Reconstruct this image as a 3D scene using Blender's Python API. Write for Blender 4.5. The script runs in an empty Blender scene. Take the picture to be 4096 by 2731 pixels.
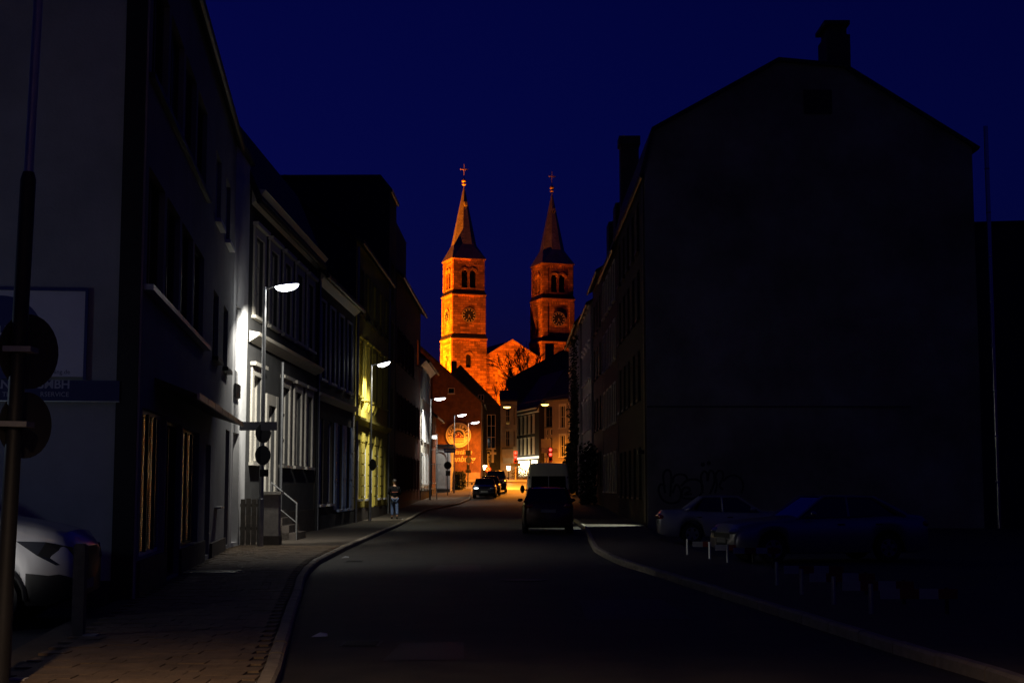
import bpy, bmesh, math, random
from mathutils import Vector, Matrix
random.seed(7)
R = math.radians
scene = bpy.context.scene
COL = scene.collection

# ------------------------------------------------------------------ camera
FPX = 1422.0; HZ = 487.0; CAMH = 1.6
PITCH = math.atan((HZ - 341.0) / FPX)
cam_data = bpy.data.cameras.new('camera'); cam = bpy.data.objects.new('camera', cam_data); COL.objects.link(cam)
cam_data.sensor_width = 36.0; cam_data.lens = 36.0 * FPX / 1024.0
cam_data.clip_start = 0.1; cam_data.clip_end = 4000
cam.location = (0, 0, CAMH); cam.rotation_euler = (R(90) + PITCH, 0, 0)
scene.camera = cam

# ------------------------------------------------------------------ world (blue hour after sunset, sun below the horizon)
world = bpy.data.worlds.new('World'); scene.world = world; world.use_nodes = True
nt = world.node_tree; nt.nodes.clear()
wo = nt.nodes.new('ShaderNodeOutputWorld'); bg = nt.nodes.new('ShaderNodeBackground')
sky = nt.nodes.new('ShaderNodeTexSky'); sky.sky_type = 'NISHITA'; sky.sun_disc = False
sky.sun_elevation = R(0.0); sky.sun_rotation = R(330); sky.ozone_density = 6.0; sky.dust_density = 0.4; sky.air_density = 1.2
mul = nt.nodes.new('ShaderNodeMix'); mul.data_type = 'RGBA'; mul.blend_type = 'MULTIPLY'; mul.inputs[0].default_value = 1.0
mul.inputs[7].default_value = (0.35, 0.15, 1.0, 1)
nt.links.new(sky.outputs[0], mul.inputs[6]); nt.links.new(mul.outputs[2], bg.inputs[0])
bg.inputs[1].default_value = 0.066
nt.links.new(bg.outputs[0], wo.inputs[0])
scene.view_settings.view_transform = 'Standard'; scene.view_settings.look = 'None'
scene.view_settings.exposure = 0.0; scene.view_settings.gamma = 1.0
scene.render.engine = 'CYCLES'
scene.cycles.use_denoising = True
scene.cycles.max_bounces = 5; scene.cycles.diffuse_bounces = 3; scene.cycles.glossy_bounces = 3
scene.cycles.sample_clamp_indirect = 4.0

# ------------------------------------------------------------------ helpers
OFF = {}
def ray(px, py):
    u = (px - 512.0) / FPX; v = (341.0 - py) / FPX
    return Vector((u, math.cos(PITCH) - v * math.sin(PITCH), math.sin(PITCH) + v * math.cos(PITCH)))
def at(px, py, Y):
    d = ray(px, py); t = Y / d.y
    return Vector((d.x * t, Y, CAMH + d.z * t))
PROF = [(-400, 0), (58, 0), (71, .1), (85, .38), (104, .8), (117, 1.05), (135, 1.7), (150, 2.4), (185, 3.6), (225, 5.8), (255, 7.5), (400, 9), (3000, 9)]
def gz(y):
    for (a, za), (b, zb) in zip(PROF, PROF[1:]):
        if a <= y <= b: return za + (zb - za) * (y - a) / (b - a)
    return 0.0

def tag(o, label=None, cat=None, group=None, kind=None):
    if label: o['label'] = label
    if cat: o['category'] = cat
    if group: o['group'] = group
    if kind: o['kind'] = kind
    return o
def thing(name, label, cat, loc=(0, 0, 0), rz=0.0, group=None):
    o = bpy.data.objects.new(name, None); COL.objects.link(o)
    o.empty_display_size = .2
    o.location = loc; o.rotation_euler = (0, 0, rz)
    OFF[o.name] = Vector(loc)
    return tag(o, label, cat, group)
def local(o): OFF[o.name] = Vector((0, 0, 0)); return o

# ---- materials
MATS = {}
def M(name, col=(.5, .5, .5), rough=.8, metal=0.0, spec=.5, var=.2, scale=2.0, bump=0.0, bscale=30.0, emit=None, estr=0.0, brick=None, coat=0.0, stain=None):
    if name in MATS: return MATS[name]
    m = bpy.data.materials.new(name); m.use_nodes = True; t = m.node_tree; N = t.nodes; L = t.links
    b = N['Principled BSDF']
    b.inputs['Roughness'].default_value = rough; b.inputs['Metallic'].default_value = metal
    b.inputs['Specular IOR Level'].default_value = spec; b.inputs['Coat Weight'].default_value = coat
    b.inputs['Coat Roughness'].default_value = .05
    c4 = (*col, 1)
    tc = N.new('ShaderNodeTexCoord')
    if emit:
        b.inputs['Emission Color'].default_value = (*emit, 1); b.inputs['Emission Strength'].default_value = estr
    src = None
    if brick:
        bt = N.new('ShaderNodeTexBrick'); bt.inputs['Scale'].default_value = 1.0
        bt.inputs['Brick Width'].default_value = brick[0]; bt.inputs['Row Height'].default_value = brick[1]
        bt.inputs['Mortar Size'].default_value = brick[2]; bt.inputs['Mortar Smooth'].default_value = .3
        k = brick[4] if len(brick) > 4 else .35
        bt.inputs['Color1'].default_value = (*[c * (1 + k) for c in col], 1); bt.inputs['Color2'].default_value = (*[c * (1 - k) for c in col], 1)
        bt.inputs['Mortar'].default_value = (*brick[3], 1); bt.inputs['Bias'].default_value = -.1
        L.new(tc.outputs['UV'], bt.inputs['Vector']); src = bt.outputs['Color']
    if var > 0 or src:
        nz = N.new('ShaderNodeTexNoise'); nz.inputs['Scale'].default_value = scale; nz.inputs['Detail'].default_value = 6; nz.inputs['Roughness'].default_value = .65
        geo = N.new('ShaderNodeNewGeometry'); L.new(geo.outputs['Position'], nz.inputs['Vector'])
        mr = N.new('ShaderNodeMapRange'); mr.inputs[1].default_value = .3; mr.inputs[2].default_value = .7
        mr.inputs[3].default_value = 1 - var; mr.inputs[4].default_value = 1 + var
        L.new(nz.outputs['Fac'], mr.inputs[0])
        vm = N.new('ShaderNodeVectorMath'); vm.operation = 'SCALE'
        if src: L.new(src, vm.inputs[0])
        else: vm.inputs[0].default_value = col
        L.new(mr.outputs[0], vm.inputs['Scale']); L.new(vm.outputs[0], b.inputs['Base Color'])
        if metal < .5:
            rr = N.new('ShaderNodeMapRange'); rr.inputs[3].default_value = max(0, rough - .08); rr.inputs[4].default_value = min(1, rough + .08)
            L.new(nz.outputs['Fac'], rr.inputs[0]); L.new(rr.outputs[0], b.inputs['Roughness'])
    else: b.inputs['Base Color'].default_value = c4
    if bump > 0:
        n2 = N.new('ShaderNodeTexNoise'); n2.inputs['Scale'].default_value = bscale; n2.inputs['Detail'].default_value = 5
        g2 = N.new('ShaderNodeNewGeometry'); L.new(g2.outputs['Position'], n2.inputs['Vector'])
        bp = N.new('ShaderNodeBump'); bp.inputs['Strength'].default_value = bump; bp.inputs['Distance'].default_value = .02
        L.new(n2.outputs['Fac'], bp.inputs['Height']); L.new(bp.outputs[0], b.inputs['Normal'])
    MATS[name] = m; return m

ASPH = M('asphalt', (.036, .031, .024), .75, var=.6, scale=1.2, bump=.5, bscale=60)
LOT = M('lot_asphalt', (.035, .034, .036), .85, var=.4, scale=.8, bump=.5, bscale=50)
PAVEB = M('pavement_bed', (.07, .055, .04), .9, var=.3, scale=3, bump=.3)
PAVER = M('paver', (.18, .125, .075), .8, var=.35, scale=2.5, bump=.5, bscale=45)
KERB = M('kerb_stone', (.26, .22, .17), .75, var=.3, scale=5, bump=.4, bscale=50)
WHITE = M('white_plaster', (.62, .62, .62), .85, var=.14, scale=1.3, bump=.35, bscale=40)
GREYP = M('grey_plaster', (.26, .26, .27), .9, var=.22, scale=.6, bump=.4, bscale=30)
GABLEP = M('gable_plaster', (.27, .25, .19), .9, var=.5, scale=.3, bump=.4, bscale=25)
DARKP = M('dark_plaster', (.06, .06, .06), .85, var=.3, bump=.2)
PLINTH = M('plinth_stone', (.075, .06, .05), .8, var=.35, scale=3, bump=.4)
SLATE = M('slate_roof', (.028, .03, .036), .7, var=.3, scale=4, brick=(.3, .18, .012, (.008, .008, .01), .25))
SLATEW = M('slate_wall', (.022, .03, .034), .75, var=.3, scale=2, brick=(.3, .2, .012, (.006, .007, .008), .25))
BOARD = M('weatherboard', (.075, .07, .065), .65, var=.3, scale=6, bump=.3)
TRIM = M('cream_trim', (.62, .58, .50), .55, var=.1, scale=6)
TRIMW = M('white_trim', (.70, .70, .70), .5, var=.08, scale=6)
YELLOW = M('yellow_plaster', (.62, .50, .085), .85, var=.15, scale=1.0, bump=.3)
OLIVE = M('olive_plaster', (.26, .22, .07), .9, var=.25, scale=.7, bump=.3)
DRED = M('dark_red_plaster', (.16, .04, .025), .85, var=.25, scale=1, bump=.3)
BRICK = M('pub_roughcast', (.15, .06, .028), .9, var=.45, scale=1.6, bump=.9, bscale=5)
BRICKR = M('red_brick', (.33, .12, .07), .85, var=.2, scale=3, brick=(.25, .08, .012, (.3, .26, .22), .3))
SAND = M('sandstone', (.44, .20, .075), .9, var=.5, scale=.5, bump=.6, bscale=3, brick=(1.1, .45, .03, (.16, .09, .05), .55))
SANDT = M('sandstone_trim', (.50, .26, .12), .85, var=.25, scale=.8)
LEAD = M('spire_slate', (.34, .32, .28), .62, var=.25, scale=1, brick=(.5, .3, .015, (.03, .03, .032), .2))
GOLD = M('gilded_metal', (.85, .6, .25), .5, metal=.25, var=0)
DKMET = M('dark_metal', (.02, .02, .022), .5, metal=.4, var=.2)
STEEL = M('galvanised_steel', (.42, .43, .44), .42, metal=.85, var=.15, scale=8)
STAIN = M('stainless_flue', (.6, .62, .66), .22, metal=1.0, var=.05)
GLASS = M('dark_window_glass', (.006, .007, .009), .06, spec=.6, var=0)
GLASSD = M('curtained_window', (.055, .055, .06), .35, var=.4, scale=2)
SIGNB = M('sign_back', (.035, .035, .037), .5, metal=.3, var=.1)
WOOD = M('weathered_wood', (.12, .105, .085), .8, var=.35, scale=7, bump=.5, bscale=60)
CONC = M('concrete_pier', (.42, .39, .35), .85, var=.25, scale=5, bump=.4)
BARK = M('bark', (.05, .038, .03), .9, var=.3, scale=6, bump=.4)
LEAF = M('dark_foliage', (.02, .032, .012), .7, var=.5, scale=5)
def EM(name, col, s): return M(name, (.02, .02, .02), .5, var=0, emit=col, estr=s)

# ---- mesh builder
class MB:
    def __init__(s): s.v = []; s.f = []; s.mi = []; s.cur = 0
    def add(s, vs, fs):
        o = len(s.v); s.v += [Vector(p) for p in vs]; s.f += [tuple(i + o for i in f) for f in fs]; s.mi += [s.cur] * len(fs); return s
    def poly(s, pts): return s.add(pts, [tuple(range(len(pts)))])
    def box(s, a, b):
        x0, y0, z0 = a; x1, y1, z1 = b
        return s.add([(x0, y0, z0), (x1, y0, z0), (x1, y1, z0), (x0, y1, z0), (x0, y0, z1), (x1, y0, z1), (x1, y1, z1), (x0, y1, z1)],
                     [(0, 3, 2, 1), (4, 5, 6, 7), (0, 1, 5, 4), (1, 2, 6, 5), (2, 3, 7, 6), (3, 0, 4, 7)])
    def obox(s, fr, a, b):   # box in a frame
        t = MB().box(a, b); return s.add([fr(p) for p in t.v], t.f)
    def prism(s, fr, prof, u0, u1):   # profile [(w,v)] extruded along u in frame fr
        n = len(prof); vs = [fr((u0, p[0], p[1])) for p in prof] + [fr((u1, p[0], p[1])) for p in prof]
        fs = [tuple(range(n))[::-1], tuple(range(n, 2 * n))] + [(i, (i + 1) % n, n + (i + 1) % n, n + i) for i in range(n)]
        return s.add(vs, fs)
    def tube(s, pts, rads, n=8, cap=True):
        pts = [Vector(p) for p in pts]
        if not hasattr(rads, '__len__'): rads = [rads] * len(pts)
        rings = []
        for i, p in enumerate(pts):
            d = (pts[min(i + 1, len(pts) - 1)] - pts[max(i - 1, 0)]).normalized()
            a = Vector((0, 0, 1)) if abs(d.z) < .9 else Vector((1, 0, 0))
            x = d.cross(a).normalized(); y = d.cross(x)
            rings.append([p + (x * math.cos(2 * math.pi * k / n) + y * math.sin(2 * math.pi * k / n)) * rads[i] for k in range(n)])
        vs = [q for r in rings for q in r]; fs = []
        for i in range(len(pts) - 1):
            for k in range(n):
                fs.append((i * n + k, i * n + (k + 1) % n, (i + 1) * n + (k + 1) % n, (i + 1) * n + k))
        if cap: fs += [tuple(range(n))[::-1], tuple(range((len(pts) - 1) * n, len(pts) * n))]
        return s.add(vs, fs)
    def disc(s, c, nrm, r0, thick, n=24, r1=None, sx=1.0):
        nrm = Vector(nrm).normalized(); a = Vector((0, 0, 1)) if abs(nrm.z) < .9 else Vector((1, 0, 0))
        x = a.cross(nrm).normalized(); y = nrm.cross(x); c = Vector(c); r1 = r0 if r1 is None else r1
        A = [c + (x * math.cos(2 * math.pi * k / n) * sx + y * math.sin(2 * math.pi * k / n)) * r0 for k in range(n)]
        B = [c + nrm * thick + (x * math.cos(2 * math.pi * k / n) * sx + y * math.sin(2 * math.pi * k / n)) * r1 for k in range(n)]
        return s.add(A + B, [tuple(range(n))[::-1], tuple(range(n, 2 * n))] + [(k, (k + 1) % n, n + (k + 1) % n, n + k) for k in range(n)])
    def ring(s, c, nrm, r0, r1, thick, n=32):
        nrm = Vector(nrm).normalized(); a = Vector((0, 0, 1)) if abs(nrm.z) < .9 else Vector((1, 0, 0))
        x = a.cross(nrm).normalized(); y = nrm.cross(x); c = Vector(c); vs = []
        for k in range(n):
            d = x * math.cos(2 * math.pi * k / n) + y * math.sin(2 * math.pi * k / n)
            vs += [c + d * r0, c + d * r1, c + d * r1 + nrm * thick, c + d * r0 + nrm * thick]
        fs = []
        for k in range(n):
            a0 = 4 * k; b0 = 4 * ((k + 1) % n)
            for i in range(4): fs.append((a0 + i, a0 + (i + 1) % 4, b0 + (i + 1) % 4, b0 + i))
        return s.add(vs, fs)
    def ball(s, c, rx, ry, rz, n=12, m=8, zmin=-1, zmax=1):
        c = Vector(c); vs = []; fs = []
        for i in range(m + 1):
            zz = zmin + (zmax - zmin) * i / m; zz = max(-1, min(1, zz)); zz = math.sin(math.asin(zmin) + (math.asin(zmax) - math.asin(zmin)) * i / m); r = math.sqrt(max(0, 1 - zz * zz))
            for k in range(n): vs.append(c + Vector((rx * r * math.cos(2 * math.pi * k / n), ry * r * math.sin(2 * math.pi * k / n), rz * zz)))
        for i in range(m):
            for k in range(n): fs.append((i * n + k, i * n + (k + 1) % n, (i + 1) * n + (k + 1) % n, (i + 1) * n + k))
        fs += [tuple(range(n))[::-1], tuple(range(m * n, (m + 1) * n))]
        return s.add(vs, fs)
    def build(s, name, mat, parent=None, smooth=False, kind=None, uv=True):
        off = OFF.get(parent.name, Vector((0, 0, 0))) if parent else Vector((0, 0, 0))
        me = bpy.data.meshes.new(name); me.from_pydata([tuple(p - off) for p in s.v], [], s.f)
        bm = bmesh.new(); bm.from_mesh(me); bmesh.ops.recalc_face_normals(bm, faces=bm.faces); bm.to_mesh(me); bm.free()
        mats = mat if isinstance(mat, (list, tuple)) else [mat]
        for m in mats: me.materials.append(m)
        if len(mats) > 1: me.polygons.foreach_set('material_index', s.mi)
        if uv:
            ul = me.uv_layers.new(name='UVMap')
            for p in me.polygons:
                n = p.normal
                if abs(n.z) > .95: tx = Vector((1, 0, 0)); ty = Vector((0, 1, 0))
                else:
                    tx = Vector((-n.y, n.x, 0)).normalized(); ty = n.cross(tx)
                for li in p.loop_indices:
                    co = me.vertices[me.loops[li].vertex_index].co + off
                    ul.data[li].uv = (co.dot(tx), co.dot(ty))
        if smooth:
            for p in me.polygons: p.use_smooth = True
            try: me.set_sharp_from_angle(angle=R(35))
            except Exception: pass
        o = bpy.data.objects.new(name, me); COL.objects.link(o)
        if parent: o.parent = parent; OFF[o.name] = off
        if kind: o['kind'] = kind
        return o

class Frame:   # u along the wall, w outward, v up (world z)
    def __init__(s, A, B):
        s.A = Vector((A[0], A[1], 0)); B = Vector((B[0], B[1], 0)); s.t = (B - s.A).normalized(); s.len = (B - s.A).length
        s.n = Vector((s.t.y, -s.t.x, 0))
    def __call__(s, p): return s.A + s.t * p[0] + s.n * p[1] + Vector((0, 0, p[2]))
IDF = lambda p: Vector(p)

def wall_face(mb, fr, u0, u1, v0, v1, ops, rev=.18, w=0.0):
    """ops: (u0,u1,v0,v1[,arch]) real openings with reveals"""
    us = sorted({u0, u1, *[o[0] for o in ops], *[o[1] for o in ops]}); vs = sorted({v0, v1, *[o[2] for o in ops], *[o[3] for o in ops]})
    us = [u for u in us if u0 <= u <= u1]; vs = [v for v in vs if v0 <= v <= v1]
    for a, b in zip(us, us[1:]):
        for c, d in zip(vs, vs[1:]):
            mu, mv = (a + b) / 2, (c + d) / 2
            if any(o[0] < mu < o[1] and o[2] < mv < o[3] for o in ops): continue
            mb.poly([fr((a, w, c)), fr((b, w, c)), fr((b, w, d)), fr((a, w, d))])
    for o in ops:
        a, b, c, d = o[:4]
        if len(o) > 4 and o[4]:
            r = (b - a) / 2; mu = (a + b) / 2; zc = d - r; n = 8
            arc = [(mu - r * math.cos(math.pi * k / n), zc + r * math.sin(math.pi * k / n)) for k in range(n + 1)]
            for k in range(n):
                (x0, z0), (x1, z1) = arc[k], arc[k + 1]
                mb.poly([fr((x0, w, z0)), fr((x1, w, z1)), fr((x1, w, d)), fr((x0, w, d))])
                mb.poly([fr((x0, w, z0)), fr((x1, w, z1)), fr((x1, w - rev, z1)), fr((x0, w - rev, z0))])
            loop = [(a, c, b, c), (a, c, a, zc), (b, c, b, zc)]
        else: loop = [(a, c, b, c), (a, d, b, d), (a, c, a, d), (b, c, b, d)]
        for x0, z0, x1, z1 in loop:
            mb.poly([fr((x0, w, z0)), fr((x1, w, z1)), fr((x1, w - rev, z1)), fr((x0, w - rev, z0))])

def window(root, fr, o, frame_mat=TRIMW, pane_mat=None, casing=.0, sill=True, nx=2, ny=2, rev=.14, hood=False, name='window', fw=.055, label=None):
    u0, u1, v0, v1 = o[:4]; pane_mat = pane_mat or GLASS
    mb = MB()
    mb.obox(fr, (u0, -rev, v0), (u0 + fw, -rev + .05, v1)).obox(fr, (u1 - fw, -rev, v0), (u1, -rev + .05, v1))
    mb.obox(fr, (u0 + fw, -rev, v0), (u1 - fw, -rev + .05, v0 + fw)).obox(fr, (u0 + fw, -rev, v1 - fw), (u1 - fw, -rev + .05, v1))
    for i in range(1, nx):
        x = u0 + (u1 - u0) * i / nx; mb.obox(fr, (x - .03, -rev + .004, v0 + fw), (x + .03, -rev + .045, v1 - fw))
    for i in range(1, ny):
        z = v0 + (v1 - v0) * i / ny; mb.obox(fr, (u0 + fw, -rev + .007, z - .025), (u1 - fw, -rev + .04, z + .025))
    if casing > 0:
        k = casing
        mb.obox(fr, (u0 - k, .004, v0), (u0 - .002, .06, v1 + k)).obox(fr, (u1 + .002, .004, v0), (u1 + k, .06, v1 + k)).obox(fr, (u0 - .002, .004, v1 + .002), (u1 + .002, .055, v1 + k))
        if hood: mb.obox(fr, (u0 - k - .08, .004, v1 + k + .01), (u1 + k + .08, .16, v1 + k + .11))
    w = mb.build(name, frame_mat, root)
    if label: w['label'] = label
    MB().poly([fr((u0, -rev - .004, v0)), fr((u1, -rev - .004, v0)), fr((u1, -rev - .004, v1)), fr((u0, -rev - .004, v1))]).build('pane', pane_mat, w)
    if sill: MB().obox(fr, (u0 - casing - .05, -.02, v0 - .09), (u1 + casing + .05, .13, v0 - .004)).build('sill', frame_mat, w)
    return w

def house(name, label, A, B, depth, zb, prof, ops=(), wall=GREYP, roofm=SLATE, over=.35, plinth=None, wins=True, wkw=None, roof_th=.16, pl_h=.7, cat='house', uo=.12, group=None, sidemat=None):
    """prof: [(inward, z)] front eave ... back eave. ops as for wall_face"""
    fr = Frame(A, B); c = fr((fr.len / 2, -depth / 2, zb))
    root = thing(name, label, cat, tuple(c), group=group)
    z1 = prof[0][1]; mb = MB()
    wall_face(mb, fr, 0, fr.len, zb, z1, ops)
    if sidemat: mb.cur = 1
    for u in (0, fr.len):
        mb.poly([fr((u, 0, zb)), fr((u, -depth, zb))] + [fr((u, -p[0], p[1])) for p in prof[::-1]])
    mb.poly([fr((0, -depth, zb)), fr((fr.len, -depth, zb)), fr((fr.len, -depth, prof[-1][1])), fr((0, -depth, prof[-1][1]))])
    # interior floor stop so panes sit in front of a solid body
    mb.build('wall', [wall, sidemat] if sidemat else wall, root)
    # roof slab along the profile
    P = [Vector((-p[0], p[1])) for p in prof]
    d0 = (P[0] - P[1]).normalized(); d1 = (P[-1] - P[-2]).normalized()
    P[0] = P[0] + d0 * over; P[-1] = P[-1] + d1 * over
    up = []
    for i in range(len(P)):
        d = (P[min(i + 1, len(P) - 1)] - P[max(i - 1, 0)]).normalized(); n = Vector((d.y, -d.x));
        if n.y < 0 or (abs(n.y) < 1e-6 and n.x < 0): n = -n
        up.append(P[i] + n * roof_th)
    lo = [p + Vector((0, .006)) for p in P]
    mr = MB()
    for i in range(len(P) - 1):
        mr.prism(fr, [tuple(lo[i]), tuple(lo[i + 1]), tuple(up[i + 1]), tuple(up[i])], -uo, fr.len + uo)
    roof = mr.build('roof', roofm, root)
    e = P[0]; g = MB().tube([fr((-uo, e.x + .05, e.y + .02)), fr((fr.len + uo, e.x + .05, e.y + .02))], .075, 8)
    g.build('gutter', DKMET, roof)
    if plinth: MB().obox(fr, (.002, .003, zb - .3), (fr.len - .002, .06, zb + pl_h)).build('plinth', plinth, root)
    if wins:
        for o in ops:
            kw = dict(wkw or {})
            if len(o) > 5 and o[5]: kw.update(o[5])
            window(root, fr, o, **kw)
    return root, fr

def text_mesh(s, size, shear=0.0, extr=.0, bold=0.0, align='CENTER'):
    cu = bpy.data.curves.new('tmp', 'FONT'); cu.body = s; cu.size = size; cu.shear = shear; cu.extrude = extr; cu.offset = bold; cu.align_x = align
    cu.resolution_u = 3
    o = bpy.data.objects.new('tmp', cu); COL.objects.link(o); bpy.context.view_layer.update()
    me = bpy.data.meshes.new_from_object(o.evaluated_get(bpy.context.evaluated_depsgraph_get()))
    vs = [v.co.copy() for v in me.vertices]; fs = [tuple(p.vertices) for p in me.polygons]
    bpy.data.objects.remove(o); bpy.data.curves.remove(cu); bpy.data.meshes.remove(me)
    return vs, fs
def text(mb, s, size, c, ux, uy, **kw):
    vs, fs = text_mesh(s, size, **kw); ux = Vector(ux); uy = Vector(uy); n = ux.cross(uy)
    return mb.add([Vector(c) + ux * v.x + uy * v.y + n * v.z for v in vs], fs)

def copy_tree(o, parent=None):
    c = o.copy(); COL.objects.link(c)
    if parent: c.parent = parent
    for ch in list(o.children): copy_tree(ch, c)
    return c

# ================================================================== SETTING
def sheet(name, cols, mat, dz, kind='structure'):
    """cols: list of rows [(xleft, xright, y)] -> strip following the ground"""
    mb = MB(); rows = []
    for (xl, xr, y) in cols: rows.append((xl, xr, y))
    for (a, b) in zip(rows, rows[1:]):
        za = gz(a[2]) + dz; zb_ = gz(b[2]) + dz
        mb.poly([(a[0], a[2], za), (a[1], a[2], za), (b[1], b[2], zb_), (b[0], b[2], zb_)])
    return tag(mb.build(name, mat), kind=kind)
ys = [-300, -100, -20, 20, 58, 71, 85, 104, 117, 126, 135, 150, 185, 225, 255, 400, 1000, 3000]
sheet('ground', [(-2500, 2500, y) for y in ys], LOT, 0.0)

def interp(pl, y):
    for (x0, y0), (x1, y1) in zip(pl, pl[1:]):
        if y0 <= y <= y1: return x0 + (x1 - x0) * (y - y0) / (y1 - y0)
    return pl[0][0] if y < pl[0][1] else pl[-1][0]
KL = [(-.9, -20), (-1.15, 4), (-1.87, 11.6), (-2.77, 18.6), (-3.1, 21.3), (-3.45, 23.9), (-3.78, 27), (-4.02, 30), (-4.25, 37), (-4.5, 49.5), (-4.85, 73), (-4.75, 80), (-3.35, 91), (-2.95, 101), (-3.0, 104), (-3.5, 127)]
KR = [(4.6, -20), (4.25, 5), (3.95, 11.7), (3.7, 13.8), (3.13, 20.1), (2.5, 27), (2.24, 29.5), (2.1, 33), (2.05, 36), (2.25, 42), (2.6, 50), (2.8, 57), (2.9, 75), (2.9, 127)]
BL = [(-3.2, -20), (-3.2, 5), (-4.7, 15.8), (-5.05, 19.4), (-7.1, 36), (-7.2, 38.5), (-7.0, 50.5), (-6.75, 61), (-6.45, 76.5), (-6.3, 97), (-6.1, 127)]
allY = sorted({*[p[1] for p in KL], *[p[1] for p in KR], 58, 71, 85, 104, 117})
sheet('road', [(interp(KL, y), interp(KR, y), y) for y in allY], ASPH, .005)
sheet('cross_street', [(-60, 60, 127), (-60, 60, 135), (-60, 60, 143)], M('crossing_asphalt', (.075, .07, .062), .5, var=.3, bump=.2), .006)  # asphalt colour lightened to add to the light on the crossing
pl_rows = sorted({*[p[1] for p in KL], *[p[1] for p in BL], 58, 71, 85, 104, 117})
pav = sheet('pavement', [(interp(BL, y) - .25, interp(KL, y) - .14, y) for y in pl_rows], PAVEB, .105)
RB = [(7.0, -20), (6.6, 5), (6.2, 11.7), (5.4, 20), (4.6, 29.5), (4.4, 36), (4.5, 45), (5.3, 56.9), (5.38, 57), (5.38, 127)]
pr_rows = sorted({*[p[1] for p in KR], *[p[1] for p in RB], 58, 71, 85, 104, 117})
pavr = sheet('pavement_right', [(interp(KR, y) + .14, interp(RB, y), y) for y in pr_rows], PAVEB, .105)
MB().poly([(-60, 143, gz(143) + .13), (60, 143, gz(143) + .13), (60, 160, gz(150) + .4), (-60, 160, gz(150) + .4)]).box((-60, 142.9, gz(143) - .2), (60, 143.05, gz(143) + .127))
fp = MB(); fp.poly([(-60, 143.05, gz(143) + .13), (60, 143.05, gz(143) + .13), (60, 158, gz(158) + .13), (-60, 158, gz(158) + .13)])
fp.box((-60, 142.85, gz(143) - .2), (60, 143.05, gz(143) + .135))
tag(fp.build('far_pavement', M('far_paving', (.2, .17, .14), .8, var=.3, bump=.3)), kind='structure')

# kerb stones, one by one
def kerb(pl, parent, side, y0, y1):
    pts = [(interp(pl, y), y) for y in [y0 + i * .25 for i in range(int((y1 - y0) / .25))]]
    acc = 0; last = pts[0]; me = None
    stones = []; p0 = pts[0]
    for p in pts[1:]:
        d = math.hypot(p[0] - p0[0], p[1] - p0[1])
        if d >= 1.0: stones.append((p0, p)); p0 = p
    unit = MB(); h = .25; r = .025; w = .07
    prof = [(-w, -h), (w, -h), (w, -r), (w - r, 0), (-w + r, 0), (-w, -r)]
    unit.prism(IDF, prof, .012, .988)
    base = None
    for a, b in stones:
        if base is None:
            base = unit.build('kerb_stone', KERB, parent); o = base
        else: o = base.copy(); COL.objects.link(o)
        za = gz(a[1]) + .125 + random.uniform(-.009, .007); zb_ = gz(b[1]) + .125 + random.uniform(-.008, .008)
        d = Vector((b[0] - a[0], b[1] - a[1], zb_ - za)); o.location = (a[0] - side * .07, a[1], za)
        o.rotation_euler = (0, -math.asin(d.z / d.length), math.atan2(d.y, d.x)); o.scale = (d.length, 1, 1)
kerb(KL, pav, 1, 3, 127); kerb(KR, pavr, -1, 3, 110)

# pavers, the nearest 300 as pieces, the rest joined
unit = MB().box((-.1175, -.1175, -.05), (.1175, .1175, 0)); base = None; cnt = 0; far = MB()
y = 9.0; row = 0
while y < 37:
    xl = interp(BL, y) + .1; xr = interp(KL, y) - .27; x = xr - (.12 if row % 2 else 0)
    while x > xl:
        z = gz(y) + .122 + random.uniform(-.004, .004)
        px = 512 + FPX * x / y
        if px > 2 and y > 11.2 and cnt < 298:
            if base is None: base = unit.build('paver', PAVER, pav); o = base
            else: o = base.copy(); COL.objects.link(o)
            o.location = (x, y, z); o.rotation_euler = (random.uniform(-.012, .012), random.uniform(-.012, .012), 0); cnt += 1
        elif px > -60:
            far.box((x - .115, y - .115, z - .04), (x + .115, y + .115, z))
        x -= .24
    y += .24; row += 1
far.build('paving', PAVER, pav, kind='stuff')
DRAIN = M('cast_iron', (.03, .028, .026), .6, metal=.5, var=.3)
for (x, y, w, l, lab) in ((-1.2, 13.4, .75, 1.6, 'dark tar patch on the near road by the left kerb'), (.9, 17.5, 1.3, 3.2, 'long tar patch in the middle of the near road'), (-1.6, 27.5, 1.0, 2.4, 'tar patch on the road left of the middle')):
    tag(MB().poly([(x, y, .0095), (x + w, y + .08, .0095), (x + w - .05, y + l, .0095), (x + .06, y + l - .1, .0095)]).build('asphalt_patch', M('tar_patch', (.02, .019, .018), .6, var=.3, bump=.4, bscale=60)), lab, 'road patch')
for (x, y, lab) in ((-1.75, 14.6, 'iron drain grate in the gutter at the near left kerb'), (-3.62, 31.0, 'iron drain grate in the gutter at the bend of the kerb')):
    dg = thing('drain_grate', lab, 'drain grate', (x, y, .006))
    MB().box((x, y, -.05), (x + .4, y + .5, .009)).build('frame', DRAIN, dg)
    for k in range(6): MB().box((x + .03, y + .03 + k * .078, .0092), (x + .37, y + .07 + k * .078, .016)).build('bar', DRAIN, dg)
rd = thing('manhole', 'round iron manhole lid in the middle of the road', 'manhole', (.2, 25.0, .01)); MB().disc((.2, 25.0, -.04), (0, 0, 1), .34, .052, 28).build('lid', DRAIN, rd); MB().ring((.2, 25.0, -.04), (0, 0, 1), .35, .41, .055, 28).build('rim', DRAIN, rd)
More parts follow.
